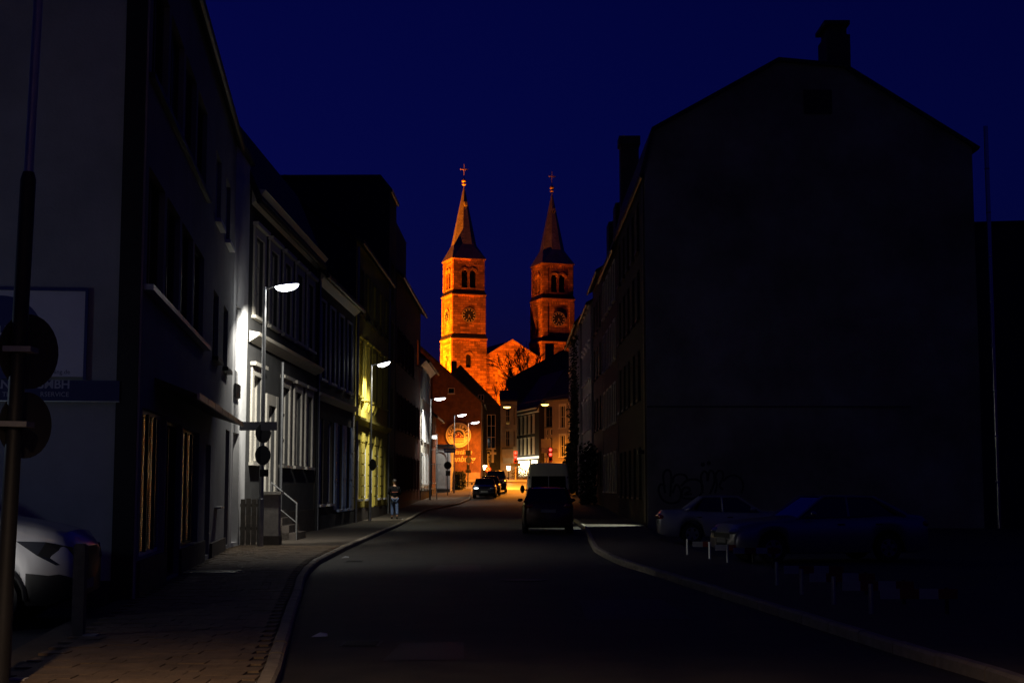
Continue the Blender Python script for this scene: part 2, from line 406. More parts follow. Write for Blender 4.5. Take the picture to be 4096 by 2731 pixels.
# iron cover set in the pavement
mc = thing('manhole_cover', 'small rectangular iron cover set in the left pavement', 'manhole cover', (-5.0, 25.3, .13))
MB().box((-5.75, 25.05, .115), (-4.85, 25.6, .132)).build('plate', DKMET, mc)
MB().box((-5.8, 24.99, .115), (-4.8, 25.04, .137)).box((-5.8, 25.61, .115), (-4.8, 25.66, .137)).build('rim', STEEL, mc)
for i, (px, py, lab) in enumerate([(323, 634.5, 'scrap of pale paper lying on the near road'), (347, 557, 'small paper scrap lying by the left kerb'), (403, 521.5, 'white paper scrap on the pavement near the walking person')]):
    d = 1.6 * FPX / (py - HZ); x = (px - 512) * d / FPX; s = .09
    m = MB(); zz = (.02 if i < 2 else .135)
    m.add([(x - s, d - .03, zz), (x + s, d - .06, zz + .01), (x + s * .8, d + .05, zz + .03), (x - s * .7, d + .06, zz + .012), (x, d, zz + .045)], [(0, 1, 4), (1, 2, 4), (2, 3, 4), (3, 0, 4)])
    tag(m.build('paper_scrap', TRIMW), lab, 'litter')

# ================================================================== LEFT SIDE OF THE STREET
# ---- shop house with the gable wall and the signs
C0 = (-5.11, 19.5); C1 = (-7.1, 36.0); C2 = (-7.2, 38.5)
CUR = dict(pane_mat=GLASSD)
NOW = dict(sill=False, nx=1, ny=1)
b1_ops = [(.3, 3.05, .62, 2.72, 0, dict(fw=.06, **NOW)), (3.2, 5.3, .14, 2.68, 0, dict(frame_mat=DKMET, sill=False, nx=2, ny=1)),
          (5.55, 8.45, .56, 2.66, 0, dict(frame_mat=DKMET, **NOW))]
b1_ops += [(.35 + 2.15 * i, 2.2 + 2.15 * i, 4.47, 6.15, 0, dict(frame_mat=DKMET, nx=2, ny=1, sill=False)) for i in range(4)]
b1_ops += [(.35 + 2.15 * i, 2.2 + 2.15 * i, 7.5, 9.1, 0, dict(frame_mat=DKMET, nx=2, ny=1, sill=False, pane_mat=GLASSD if i == 1 else GLASS)) for i in range(4)]
b1_ops += [(10.9, 12.2, 4.4, 5.85, 0, dict(frame_mat=DKMET)), (13.6, 14.9, 4.4, 5.85, 0, dict(frame_mat=DKMET)), (10.9, 12.2, 7.4, 8.9, 0, None), (13.6, 14.9, 7.4, 8.9, 0, None),
           (9.9, 11.0, .2, 2.5, 0, dict(frame_mat=GREYP, pane_mat=GREYP, nx=1, ny=1, sill=False, name='door')), (14.9, 16.1, .2, 3.0, 0, dict(frame_mat=DKMET, pane_mat=DKMET, nx=1, ny=1, sill=False, name='door'))]
b1, f1 = house('corner_shop_house', 'grey plastered shop house with sign boards on its gable wall, nearest on the left', C0, C1, 10, 0, [(0, 10.4), (5, 14.6), (10, 10.4)], b1_ops, wall=GREYP, sidemat=M('brightened_gable_plaster', (.46, .47, .48), .9, var=.15, scale=.8, bump=.4, bscale=30), over=.12, cat='shop')  # gable colour raised to stand in for light reaching that side
for i in range(5): pass
MB().obox(f1, (.05, .004, 4.33), (9.0, .14, 4.41)).build('ledge', STEEL, b1)
MB().obox(f1, (.05, .004, 7.34), (9.0, .09, 7.42)).build('string_course', DKMET, b1)
can = MB(); can.prism(f1, [(.004, 3.12), (.62, 2.92), (.62, 2.98), (.004, 3.22)], 1.5, 11.2); co = can.build('canopy', DKMET, b1)
for i in range(7): MB().obox(f1, (1.55 + i * 1.38, .622, 2.9), (1.55 + i * 1.38 + 1.3, .66, 3.0)).build('fascia', STEEL, co)
MB().obox(f1, (5.31, .003, -.2), (9.7, .05, .54)).obox(f1, (.1, .003, -.2), (3.19, .05, .6)).build('plinth', PLINTH, b1)
MB().obox(f1, (11.15, .003, -.2), (14.8, .06, .42)).build('plinth', PLINTH, b1)
MB().obox(f1, (12.1, .004, 1.14), (13.0, .16, 1.18)).build('letter_shelf', STEEL, b1)
# roller shutters: convex metal slats behind the glass
SHUT = M('roller_shutter_metal', (.85, .80, .66), .16, metal=1.0, var=.1, scale=12)
for (u0, u1, v0, v1) in ((.36, 2.99, .68, 2.66), (5.61, 8.39, .62, 2.6)):
    mb = MB(); pitch = .03; n = int((v1 - v0) / pitch); seg = 5
    for i in range(n):
        z = v0 + i * pitch
        pr = [(.02 * math.sin(math.pi * k / seg) - .10, z + pitch * .94 * k / seg) for k in range(seg + 1)]
        for k in range(seg):
            mb.poly([f1((u0, pr[k][0], pr[k][1])), f1((u1, pr[k][0], pr[k][1])), f1((u1, pr[k + 1][0], pr[k + 1][1])), f1((u0, pr[k + 1][0], pr[k + 1][1]))])
    o = mb.build('roller_shutter', SHUT, b1, smooth=True); o['kind'] = 'stuff'
    for k in range(1, 3): MB().obox(f1, (u0 + (u1 - u0) * k / 3 - .04, -.08, v0), (u0 + (u1 - u0) * k / 3 + .04, -.03, v1)).build('mullion', DKMET, b1)
# end bay, lit by the first street lamp
fe = Frame(C1, C2); eb = MB(); wall_face(eb, fe, 0, fe.len, 0, 10.4, [(.35, 1.35, .2, 3.0), (.4, 1.3, 4.6, 6.3)])
eb.poly([fe((fe.len, 0, 0)), fe((fe.len, -8, 0)), fe((fe.len, -8, 10.4)), fe((fe.len, 0, 10.4))])
ebo = eb.build('end_bay', WHITE, b1)
window(b1, fe, (.4, 1.3, 4.6, 6.3), frame_mat=GREYP, pane_mat=GREYP, nx=1, ny=1, sill=False)
MB().poly([fe((.35, -.17, .2)), fe((1.35, -.17, .2)), fe((1.35, -.17, 3.0)), fe((.35, -.17, 3.0))]).build('door', DKMET, b1)
MB().obox(fe, (.2, .02, 3.9), (1.0, .07, 4.25)).build('house_plate', DKMET, b1)
MB().obox(fe, (-.02, -8, 10.42), (fe.len + .05, .12, 10.55)).build('end_roof', SLATE, b1)
# gable side
g0 = Vector((*C0, 0)) - f1.n * 10; fg = Frame((g0.x, g0.y), C0); GL = fg.len
MB().obox(fg, (GL - .31, .004, 0), (GL - .03, .07, 10.2)).build('corner_board', DKMET, b1)
MB().obox(fg, (GL - 3.5, .004, -.2), (GL - .32, .05, .35)).build('gable_plinth', PLINTH, b1)
def onfg(px, py):   # pixel -> gable wall (u, v)
    d = ray(px, py); o = Vector((0, 0, CAMH)); t = (fg.A - o).dot(fg.n) / d.dot(fg.n); p = o + d * t
    return (p - fg.A).dot(fg.t), p.z
bl, bt = onfg(87, 292); bx, bb = onfg(87, 377)
SBLUE = M('sign_blue', (.02, .03, .22), .5, var=.05); SWHT = M('sign_white', (.80, .79, .88), .45, var=.05); SNAVY = M('sign_navy', (.018, .024, .16), .55, var=.05)
sg = thing('advertising_board', 'white advertising board with blue disc logo on the near gable wall', 'sign board', tuple(fg((bl - 1.2, .03, bb))))
MB().obox(fg, (bl - 2.6, .075, bb), (bl, .10, bt)).build('panel', SWHT, sg)
fr_ = MB().obox(fg, (bl, .072, bb - .04), (bl + .04, .12, bt + .04)).obox(fg, (bl - 2.6, .072, bt), (bl, .12, bt + .04)); fr_.build('frame', SBLUE, sg)
du, dv = onfg(2, 337.5); MB().disc(fg((du, .101, dv)), fg.n, .57, .006, 48).build('logo', SBLUE, sg)
tm = MB(); u, v = onfg(15, 334.7); text(tm, 'LLI', .165, fg((u, .109, v)), fg.t, (0, 0, 1), align='RIGHT', bold=.004)
u, v = onfg(12, 352); tm.obox(fg, (u - .3, .107, v), (u, .112, v + .1)); tm.obox(fg, (u - .3, .107, v - .14), (u, .112, v - .05)); tm.build('lettering', SWHT, sg)
tm = MB(); u, v = onfg(71.5, 374); text(tm, 'rolling.de', .085, fg((u, .102, v)), fg.t, (0, 0, 1), align='RIGHT'); u, v = onfg(13, 374); text(tm, '.ke', .085, fg((u, .102, v)), fg.t, (0, 0, 1), align='RIGHT'); tm.build('web_address', SNAVY, sg)
nl, ntp = onfg(121, 377.6); _, nb = onfg(121, 401)
sb = thing('company_sign', 'long navy company sign band reading GMBH under the advertising board', 'sign board', tuple(fg((nl - 1.2, .03, nb))))
MB().obox(fg, (nl - 3, .075, nb), (nl, .11, ntp - .045)).build('panel', SNAVY, sb)
MB().obox(fg, (nl - 3, .06, nb - .015), (nl, .10, nb - .001)).build('rail', STEEL, sb)
tm = MB(); u, v = onfg(71.5, 388.4); text(tm, 'GMBH', .165, fg((u, .112, v)), fg.t, (0, 0, 1), align='RIGHT', bold=.004); u, v = onfg(12, 388.4); text(tm, 'AN', .165, fg((u, .112, v)), fg.t, (0, 0, 1), align='RIGHT', bold=.004)
u, v = onfg(70.5, 396.6); text(tm, 'RSERVICE', .09, fg((u, .112, v)), fg.t, (0, 0, 1), align='RIGHT'); u, v = onfg(11.5, 396.6); text(tm, 'TE', .09, fg((u, .112, v)), fg.t, (0, 0, 1), align='RIGHT')
tm.build('lettering', M('sign_letters', (.5, .5, .62), .5, var=0), sb)
MB().box((-8.6, 24, 14.2), (-7.9, 24.8, 16.6)).build('chimney', BRICKR, b1)

# ---- weatherboarded house with cream window casings
b2_up = [(.75 + 2.3 * i, 1.95 + 2.3 * i, 6.35, 8.6) for i in range(5)]
b2_lo = [(.75, 1.95, 2.3, 4.7), (5.35, 6.55, 2.3, 4.7), (7.65, 8.85, 2.3, 4.7), (9.95, 11.15, 2.3, 4.7)]
b2_door = (3.0, 4.2, 1.0, 4.0)
kw = dict(frame_mat=TRIM, casing=.24, hood=True, nx=2, ny=3, pane_mat=GLASSD)
b2, f2 = house('weatherboard_house', 'dark weatherboarded house with cream window casings behind the first street lamp', C2, (-7.0, 50.5), 9, 0, [(0, 9.9), (.9, 12.0), (1.5, 12.7), (3, 13.0), (5, 13.2), (9, 9.9)],
               [(*o, 0, kw if i else dict(kw, pane_mat=M('net_curtain', (.5, .47, .42), .8, var=.1))) for i, o in enumerate(b2_up)] + [(*o, 0, kw if i else dict(kw, nx=1, ny=1, pane_mat=M('white_blind', (.75, .73, .68), .6, var=.05))) for i, o in enumerate(b2_lo)] + [(*b2_door, 0, dict(frame_mat=TRIM, casing=.32, nx=2, ny=2, sill=False, name='door', pane_mat=DARKP))], wall=DARKP, plinth=PLINTH, pl_h=.85, over=.55)
ub = MB().add([(0, .004, 0), (1, .004, 0), (1, .035, 0), (0, .035, 0), (0, .004, 1), (1, .004, 1), (1, .014, 1), (0, .014, 1)], [(0, 3, 2, 1), (4, 5, 6, 7), (0, 1, 5, 4), (1, 2, 6, 5), (2, 3, 7, 6), (3, 0, 4, 7)])
basem = None; rot2 = Matrix((( f2.t.x, f2.n.x, 0), (f2.t.y, f2.n.y, 0), (0, 0, 1))).to_euler()
root2 = b2.location.copy(); nb_ = 0
z = .9
while z < 9.6:
    h = .215
    spans = [(0.02, f2.len - .02)]
    for (a, b, c, d) in b2_up + b2_lo + [b2_door]:
        k = .34 if (a, b, c, d) == b2_door else .26
        if z + h > c - .1 and z < d + k + .12:
            ns = []
            for (s, e) in spans:
                if b + k < s or a - k > e: ns.append((s, e)); continue
                if a - k > s: ns.append((s, a - k))
                if b + k < e: ns.append((b + k, e))
            spans = ns
    for (s, e) in spans:
        if e - s < .05: continue
        if basem is None: o = ub.build('board', BOARD, None); basem = o
        else: o = basem.copy(); COL.objects.link(o)
        o.parent = b2; o.location = f2((s, 0, z)) - root2; o.rotation_euler = rot2; o.scale = (e - s - .004, 1, .21); nb_ += 1
    z += h
MB().prism(f2, [(.04, 5.55), (.3, 5.72), (.34, 5.8), (.04, 5.86)], .02, f2.len - .02).build('ledge', TRIM, b2)
MB().prism(f2, [(.04, 9.35), (.2, 9.5), (.42, 9.75), (.04, 9.8)], .02, f2.len - .02).build('cornice', TRIM, b2)
MB().tube([f2((f2.len - .12, .1, .1)), f2((f2.len - .12, .1, 9.4))], .05, 8).build('downpipe', DKMET, b2)
MB().tube([f2((4.75, .12, .9)), f2((4.75, .12, 5.4))], .05, 8).build('downpipe', STEEL, b2)
MB().box((-8.9, 38.7, 11.6), (-8.2, 39.5, 12.7)).box((-9.0, 38.6, 12.7), (-8.1, 39.6, 12.8)).build('chimney', BRICKR, b2)
# steps, pier and railings in front of it
st = thing('entrance_steps', 'stone entrance steps with iron handrail before the weatherboarded house', 'steps', tuple(f2((3.6, .8, .1))))
for i in range(4): MB().obox(f2, (2.7, .06, .1), (4.5, .35 + .2 * (3 - i), .1 + .21 * (i + 1) - .002 * i)).build('step', PLINTH, st)
rl = MB(); rl.tube([f2((2.75, .95, .1)), f2((2.75, .95, 1.15)), f2((2.75, .2, 1.75))], .025, 6).tube([f2((2.75, .2, .9)), f2((2.75, .2, 1.75))], .02, 6)
rl.tube([f2((2.75, .95, .6)), f2((2.75, .2, 1.2))], .015, 6).build('handrail', M('painted_rail', (.16, .16, .16), .5, var=.2), st)
pr = thing('gate_pier', 'pale rendered gate pier with a cap slab beside the first street lamp', 'pier', (-6.3, 37.6, .1))
MB().box((-6.5, 37.4, .35), (-6.1, 37.8, 1.42)).build('shaft', CONC, pr); MB().box((-6.53, 37.37, .05), (-6.07, 37.83, .348)).build('base', PLINTH, pr); MB().box((-6.56, 37.34, 1.422), (-6.04, 37.86, 1.5)).build('cap', TRIM, pr)
fn = thing('board_fence', 'low grey board fence beside the gate pier', 'fence', (-6.8, 37.5, .1))
for i in range(4): MB().box((-7.1 + i * .145, 37.45, .12), (-7.1 + i * .145 + .12, 37.48, 1.3 + .02 * (i % 2))).build('board', WOOD, fn)
MB().box((-7.12, 37.481, .5), (-6.52, 37.52, .58)).box((-7.12, 37.481, 1.1), (-6.52, 37.52, 1.18)).build('rail', WOOD, fn)

# ---- dark house with blue shutters
SHB = M('pale_blue_paint', (.30, .40, .62), .5, var=.12, scale=5)
b3_ops = [(.8 + 2.35 * i, 2.0 + 2.35 * i, 5.55, 8.4, 0, dict(frame_mat=TRIMW, casing=.08, ny=3, pane_mat=GLASS)) for i in range(4)]
b3_ops += [(.8, 2.0, 1.0, 4.1, 0, None), (3.0, 4.2, 1.0, 4.1, 0, None), (5.3, 6.7, .75, 4.1, 0, dict(frame_mat=SHB, pane_mat=GLASS, nx=2, ny=3, sill=True)), (7.5, 8.9, .75, 4.1, 0, dict(frame_mat=SHB, pane_mat=GLASS, nx=2, ny=3))]
b3, f3 = house('blue_shutter_house', 'dark stone house with pale blue shutters at street level', (-6.99, 50.5), (-6.75, 60.6), 9, 0, [(0, 9.4), (4.5, 13.2), (9, 9.4)], b3_ops, wall=PLINTH, plinth=DARKP, pl_h=.6, over=.45)
for u0 in (4.55, 6.75, 7.02, 8.95):
    w_ = .68 if u0 != 6.75 else .24
    s = MB().obox(f3, (u0, .01, .75), (u0 + w_, .045, 4.1)).build('shutter', SHB, b3)
    for k in range(3): MB().obox(f3, (u0 + .05, .046, .85 + k * 1.1), (u0 + w_ - .05, .06, 1.75 + k * 1.1)).build('shutter_panel', SHB, s)
MB().prism(f3, [(.004, 4.75), (.2, 4.9), (.22, 4.98), (.004, 5.02)], .02, f3.len - .02).build('ledge', TRIM, b3)
MB().prism(f3, [(.004, 8.9), (.25, 9.1), (.34, 9.3), (.004, 9.34)], .02, f3.len - .02).build('cornice', TRIM, b3)
for i in range(8): MB().obox(f3, (9.55, .004, .66 + i * .5), (10.05, .06, 1.14 + i * .5)).build('quoin', CONC, b3)
MB().tube([f3((.12, .1, .1)), f3((.12, .1, 9.0))], .05, 8).build('downpipe', STEEL, b3)

# ---- yellow house
b4_ops = [(1.0 + 2.6 * i, 2.2 + 2.6 * i, 5.6, 8.0, 0, dict(frame_mat=YELLOW, casing=.14, hood=True, pane_mat=GLASS)) for i in range(5)]
b4_ops += [(1.0 + 2.6 * i, 2.2 + 2.6 * i, 9.2, 11.2, 0, dict(frame_mat=OLIVE, casing=.1)) for i in range(5)]
b4_ops += [(8.8, 10.0, 1.1, 3.7, 0, None), (11.4, 12.6, 1.1, 3.7, 0, None), (1.0, 2.3, 1.1, 3.7, 0, dict(frame_mat=TRIMW, pane_mat=M('white_blind', (.75, .73, .68), .6, var=.05), nx=1, ny=1)), (3.6, 4.9, 1.1, 3.7, 0, dict(frame_mat=TRIMW, pane_mat=MATS['white_blind'], nx=1, ny=1)), (6.2, 7.5, .3, 3.7, 0, dict(pane_mat=GLASSD, name='door', sill=False))]
b4, f4 = house('yellow_house', 'yellow plastered house with banded ground floor behind the second street lamp', (-6.74, 60.9), (-6.5, 74.3), 10, 0, [(0, 12.3), (5, 15.6), (10, 12.3)], b4_ops, wall=YELLOW, sidemat=SLATEW, plinth=PLINTH, over=.3)
MB().prism(f4, [(.004, 4.35), (.22, 4.55), (.24, 4.65), (.004, 4.7)], .02, f4.len - .02).build('cornice', YELLOW, b4)
for i in range(7):
    zz = .75 + i * .48
    for (s, e) in ((.05, .9), (2.4, 3.5), (5.0, 6.1), (7.6, 8.7), (10.1, 11.3)): MB().obox(f4, (s, .004, zz), (e, .045, zz + .42)).build('stone_band', YELLOW, b4)
for (u, zz) in ((.9, 5.15), (3.5, 5.15), (6.1, 5.15)):
    MB().prism(f4, [(.004, 5.0), (.12, 5.25), (.16, 5.42), (.004, 5.45)], u, u + .18).prism(f4, [(.004, 5.0), (.12, 5.25), (.16, 5.42), (.004, 5.45)], u + 1.22, u + 1.4).build('bracket', YELLOW, b4)
MB().tube([f4((.12, .09, .1)), f4((.12, .09, 12))], .055, 8).build('downpipe', STEEL, b4)
MB().tube([f4((13.2, .09, .1)), f4((13.2, .09, 12))], .055, 8).build('downpipe', STEEL, b4)

# ---- tall olive house
b5_ops = [(1.0 + 2.4 * i, 2.1 + 2.4 * i, z0, z0 + 2.0, 0, dict(frame_mat=OLIVE, casing=.1)) for i in range(1) for z0 in (1.2, 4.9, 8.4, 11.6)]
b5, f5 = house('tall_olive_house', 'tall olive house with black slated flank rising above the yellow house', (-6.5, 74.5), (-6.45, 78.2), 14, .05, [(0, 17.3), (.5, 18.0), (13.5, 18.0), (14, 17.3)], b5_ops, wall=OLIVE, sidemat=SLATEW, plinth=PLINTH, over=.05)
# ---- dark red house with one lit window
b6_ops = [(1.2 + 2.5 * i, 2.4 + 2.5 * i, z0, z0 + 1.9, 0, dict(frame_mat=DRED, casing=.1)) for i in range(7) for z0 in (1.5, 4.9, 8.6) if not (i >= 5 and z0 == 8.6)]
b6_ops.append((15.6, 16.8, 9.7, 11.4, 0, dict(frame_mat=DRED, pane_mat=EM('orange_lit_pane', (1, .36, .02), 1.6), nx=1, ny=1, label='window lit orange from inside')))
b6, f6 = house('dark_red_house', 'dark red house with a single orange lit upper window on the left row', (-6.44, 78.4), (-6.28, 97.0), 9, .1, [(0, 13.5), (3.5, 16.2), (9, 13.5)], b6_ops, wall=DRED, over=.45, plinth=PLINTH)
MB().prism(f6, [(-.05, 13.5), (-.05, 16.4), (-4, 16.7), (-4, 13.5)], .1, 7.0).build('roof_dormer', SLATEW, b6)
# ---- white house by the third lamp
b7_ops = [(1.0 + 3 * i, 2.2 + 3 * i, z0, z0 + 2.0, 0, dict(casing=.12)) for i in range(3) for z0 in (1.9, 4.9, 7.8)]
b7, f7 = house('white_house', 'white plastered house lit by the third street lamp', (-6.27, 97.2), (-6.2, 108.2), 8, .7, [(0, 10.6), (4, 14), (8, 10.6)], b7_ops, wall=M('bright_plaster', (.66, .62, .52), .8, var=.12, scale=2, bump=.2), over=.7, plinth=PLINTH)
MB().prism(f7, [(.004, 9.9), (.2, 10.1), (.55, 10.35), (.004, 10.45)], -.1, f7.len).build('cornice', TRIM, b7)
MB().tube([f7((10.9, .6, 10.5)), f7((10.9, .1, 9.8)), f7((10.9, .1, .8))], .05, 8).build('downpipe', DKMET, b7)
for i in range(5): MB().obox(f7, (.4 + i * 2.2, .06, 1.5 + .0), (.4 + i * 2.2 + 1.9, .3, 1.56)).build('ledge', TRIM, b7)
# ---- small brick house with hanging gutter
b8, f8 = house('brick_house', 'low red brick house with hanging eaves beyond the white house', (-6.35, 108.4), (-6.3, 118.2), 8, .9, [(0, 7.4), (4, 10.6), (8, 7.4)], [(1.2 + 2.8 * i, 2.3 + 2.8 * i, z0, z0 + 1.6, 0, None) for i in range(3) for z0 in (2.0, 5.0)], wall=BRICKR, over=.75, plinth=PLINTH)
# ---- flat roofed annex facing the camera
fa = Frame((-10.5, 119.0), (-5.15, 119.0))
an = thing('flat_roofed_annex', 'pale flat-roofed annex with an arched blind niche behind the one-way sign', 'building', tuple(fa((3, -4, 1))))
mb = MB(); wall_face(mb, fa, 0, fa.len, .9, 5.0, [(3.9, 5.05, 1.6, 4.6, 1)], rev=.1)
mb.poly([fa((fa.len, 0, .9)), fa((fa.len, -7.5, .9)), fa((fa.len, -7.5, 5.0)), fa((fa.len, 0, 5.0))]).poly([fa((0, 0, .9)), fa((0, -7.5, .9)), fa((0, -7.5, 5.0)), fa((0, 0, 5.0))])
mb.build('wall', WHITE, an)
MB().poly([fa((3.9, -.1, 1.6)), fa((5.05, -.1, 1.6)), fa((5.05, -.1, 4.6)), fa((3.9, -.1, 4.6))]).build('niche', M('niche_plaster', (.7, .7, .68), .85), an)
MB().obox(fa, (-.2, -7.7, 5.0), (fa.len + .25, .25, 5.18)).build('roof', DKMET, an)
MB().obox(fa, (0, .004, .6), (fa.len - .02, .05, 1.5)).build('plinth', PLINTH, an)

# ---- hedge
def foliage(root_or_none, name, label, cat, vol, n, s, kind=None, mat=LEAF, parent=None, part='leaves'):
    mb = MB()
    for i in range(n):
        p = vol(); a = Vector((random.gauss(0, 1), random.gauss(0, 1), random.gauss(0, 1))).normalized(); b = a.orthogonal().normalized(); c = a.cross(b); k = s * random.uniform(.6, 1.3)
        mb.add([p - b * k, p + c * k * .5, p + b * k, p - c * k * .5], [(0, 1, 2, 3)])
    o = mb.build(part if parent else name, mat, parent, uv=False)
    return o
def boxvol(a, b, top=None):
    def f():
        x = [random.uniform(a[i], b[i]) for i in range(3)]
        m = random.choice([0, 1, 2])
        if random.random() < .75: x[m] = random.choice([a[m], b[m]]) + random.gauss(0, .06)
        return Vector(x)
    return f
hg = thing('hedge', 'clipped dark hedge between the annex and the crossing', 'hedge', (-4.9, 129, 1.4))
MB().box((-5.2, 124.1, 1.1), (-4.5, 133.3, 2.75)).build('twig_core', M('hedge_core', (.01, .014, .006), .9, var=.2), hg)
foliage(None, '', '', '', boxvol((-5.3, 124, 1.2), (-4.35, 133.5, 2.9)), 3500, .09, parent=hg)

# ================================================================== RIGHT SIDE OF THE STREET
xr = 5.39
R1 = [(0, 14.4), (.42, 16.1), (5.6, 19.0), (8.2, 18.75), (13.4, 15.4)]
r1_ops = [(1.0 + 2.6 * i, 2.2 + 2.6 * i, z0, z0 + 2.1, 0, dict(frame_mat=TRIM, casing=.1)) for i in range(5) for z0 in (1.2, 5.3, 8.7, 11.6)]
for _i, _o in enumerate(r1_ops): r1_ops[_i] = (*_o[:5], dict(frame_mat=DKMET))
r1, fr1 = house('gable_house', 'tall grey house with blank gambrel gable and graffiti facing the parking lot', (xr, 72.0), (xr, 57.0), 13.4, 0, R1, r1_ops, wall=M('dark_front_plaster', (.026, .024, .022), .9, var=.3), sidemat=GABLEP, over=.25, uo=.18)  # street front given a much darker plaster than the gable
fgr = Frame((xr, 57.0), (xr + 13.4, 57.0))
def P57(px, py): p = at(px, py, 57.0); return p.x - xr, p.z
a = P57(803, 90); b = P57(832, 114)
vt = MB().obox(fgr, (a[0], .004, b[1]), (b[0], .06, a[1])).build('gable_hatch', DKMET, r1)
MB().obox(fgr, (.02, .004, 4.78), (10.6, .07, 4.86)).build('string_course', DARKP, r1)
c0 = P57(829, 60); c1 = P57(852, 18)
MB().box((xr + c0[0], 57.4, 18.3), (xr + c1[0], 59, c1[1] - .55)).box((xr + c0[0] + .12, 57.5, c1[1] - .55), (xr + c1[0] - .12, 58.9, c1[1] - .15)).box((xr + c0[0] - .08, 57.3, c1[1] - .15), (xr + c1[0] - .02, 59.1, c1[1] + .02)).build('chimney', DARKP, r1)
MB().obox(fr1, (14.2, .004, .2), (14.8, .05, 14.2)).build('corner_pilaster', PLINTH, r1)
# lit doorway of the gable house: warm-white light falls across the pavement
dl = bpy.data.lights.new('doorway_light', 'SPOT'); dl.energy = 900; dl.spot_size = R(64); dl.spot_blend = .5; dl.color = (.9, 1.0, .85); dl.shadow_soft_size = .12
MB().obox(fr1, (14.0, .06, 2.95), (14.5, .3, 3.1)).build('door_lamp', DKMET, r1)
lo = bpy.data.objects.new('doorway_light', dl); COL.objects.link(lo); lo.parent = r1; lo.location = fr1((14.25, .25, 2.9)) - r1.location
lo.rotation_euler = Vector((-1.15, -.3, -2.0)).to_track_quat('-Z', 'Y').to_euler()
# graffiti as thin painted strokes
GFM = M('black_spray_paint', (.02, .02, .024), .7, var=.2)
def stroke(pts, w=.085):
    gf = MB(); wp = []
    for (gx, gy) in pts: u, v = P57(gx, gy); wp.append((u, v))
    q = []
    for i in range(len(wp) - 1):
        p0 = wp[max(i - 1, 0)]; p1 = wp[i]; p2 = wp[i + 1]; p3 = wp[min(i + 2, len(wp) - 1)]
        for k in range(6):
            t = k / 6
            q.append(tuple(.5 * ((2 * p1[j]) + (-p0[j] + p2[j]) * t + (2 * p0[j] - 5 * p1[j] + 4 * p2[j] - p3[j]) * t * t + (-p0[j] + 3 * p1[j] - 3 * p2[j] + p3[j]) * t ** 3) for j in (0, 1)))
    q.append(wp[-1])
    for i in range(len(q) - 1):
        d = Vector((q[i + 1][0] - q[i][0], q[i + 1][1] - q[i][1]))
        if d.length < 1e-5: continue
        n = Vector((-d.y, d.x)).normalized() * w / 2; e = d.normalized() * w * .25
        z_ = .006 + .0004 * (i % 7)
        gf.poly([fgr((q[i][0] - e.x + n.x, z_, q[i][1] - e.y + n.y)), fgr((q[i + 1][0] + e.x + n.x, z_, q[i + 1][1] + e.y + n.y)), fgr((q[i + 1][0] + e.x - n.x, z_, q[i + 1][1] + e.y - n.y)), fgr((q[i][0] - e.x - n.x, z_, q[i][1] - e.y - n.y))])
    gf.build('graffiti', GFM, r1)
def gp(l): return [((2500 + x * 800 / 2352) / 4, (1750 + y * 800 / 2352) / 4) for x, y in l]
stroke(gp([(470, 640), (455, 520), (450, 430), (480, 380), (525, 385), (545, 450), (540, 560), (530, 680)]))
stroke(gp([(470, 560), (420, 545), (395, 600), (420, 690), (480, 750), (560, 765), (630, 740), (660, 660), (640, 580), (600, 550), (560, 640)]))
stroke(gp([(560, 520), (580, 450), (640, 425), (710, 440), (730, 490), (690, 530), (660, 560)]))
stroke(gp([(690, 520), (760, 490), (850, 490), (905, 540), (910, 610), (880, 670), (800, 710), (720, 710), (670, 690), (680, 600), (740, 580), (760, 620), (700, 660), (780, 655)]))
stroke(gp([(910, 640), (900, 520), (895, 440), (930, 390), (965, 420), (970, 500), (985, 420), (1010, 380), (1045, 420), (1050, 520), (1000, 650)]))
stroke(gp([(1060, 640), (1080, 540), (1065, 440), (1100, 385), (1145, 400), (1150, 470), (1110, 560), (1150, 600)]))
stroke(gp([(1160, 500), (1220, 450), (1300, 440), (1370, 490), (1390, 570), (1370, 640)]))
for c in ((915, 310), (985, 295)):
    u, v = P57(*gp([c])[0]); MB().disc(fgr((u, .005, v)), fgr.n, .09, .003, 10).build('graffiti', GFM, r1)
# flue pipe
fl = thing('flue_pipe', 'slim stainless steel flue pipe standing at the right edge of the gable house', 'pipe', (18.95, 56.6, 0))
p = at(985.5, 126, 56.6); MB().tube([(p.x, 56.6, 0), (p.x, 56.6, p.z)], [.09, .09], 12).build('pipe', STAIN, fl, smooth=True)
for k in range(8): zz = 1.8 + k * 1.8; MB().tube([(p.x, 56.6, zz), (p.x, 56.6, zz + .06)], .1, 12).build('clamp', STEEL, fl)
rb, frb = house('flat_dark_house', 'dark flat-topped house at the far right edge behind the flue pipe', (19.6, 70), (19.6, 61), 14, 0, [(0, 12.9), (7, 13.1), (14, 12.9)], [], wall=DARKP, over=.1, uo=.1)
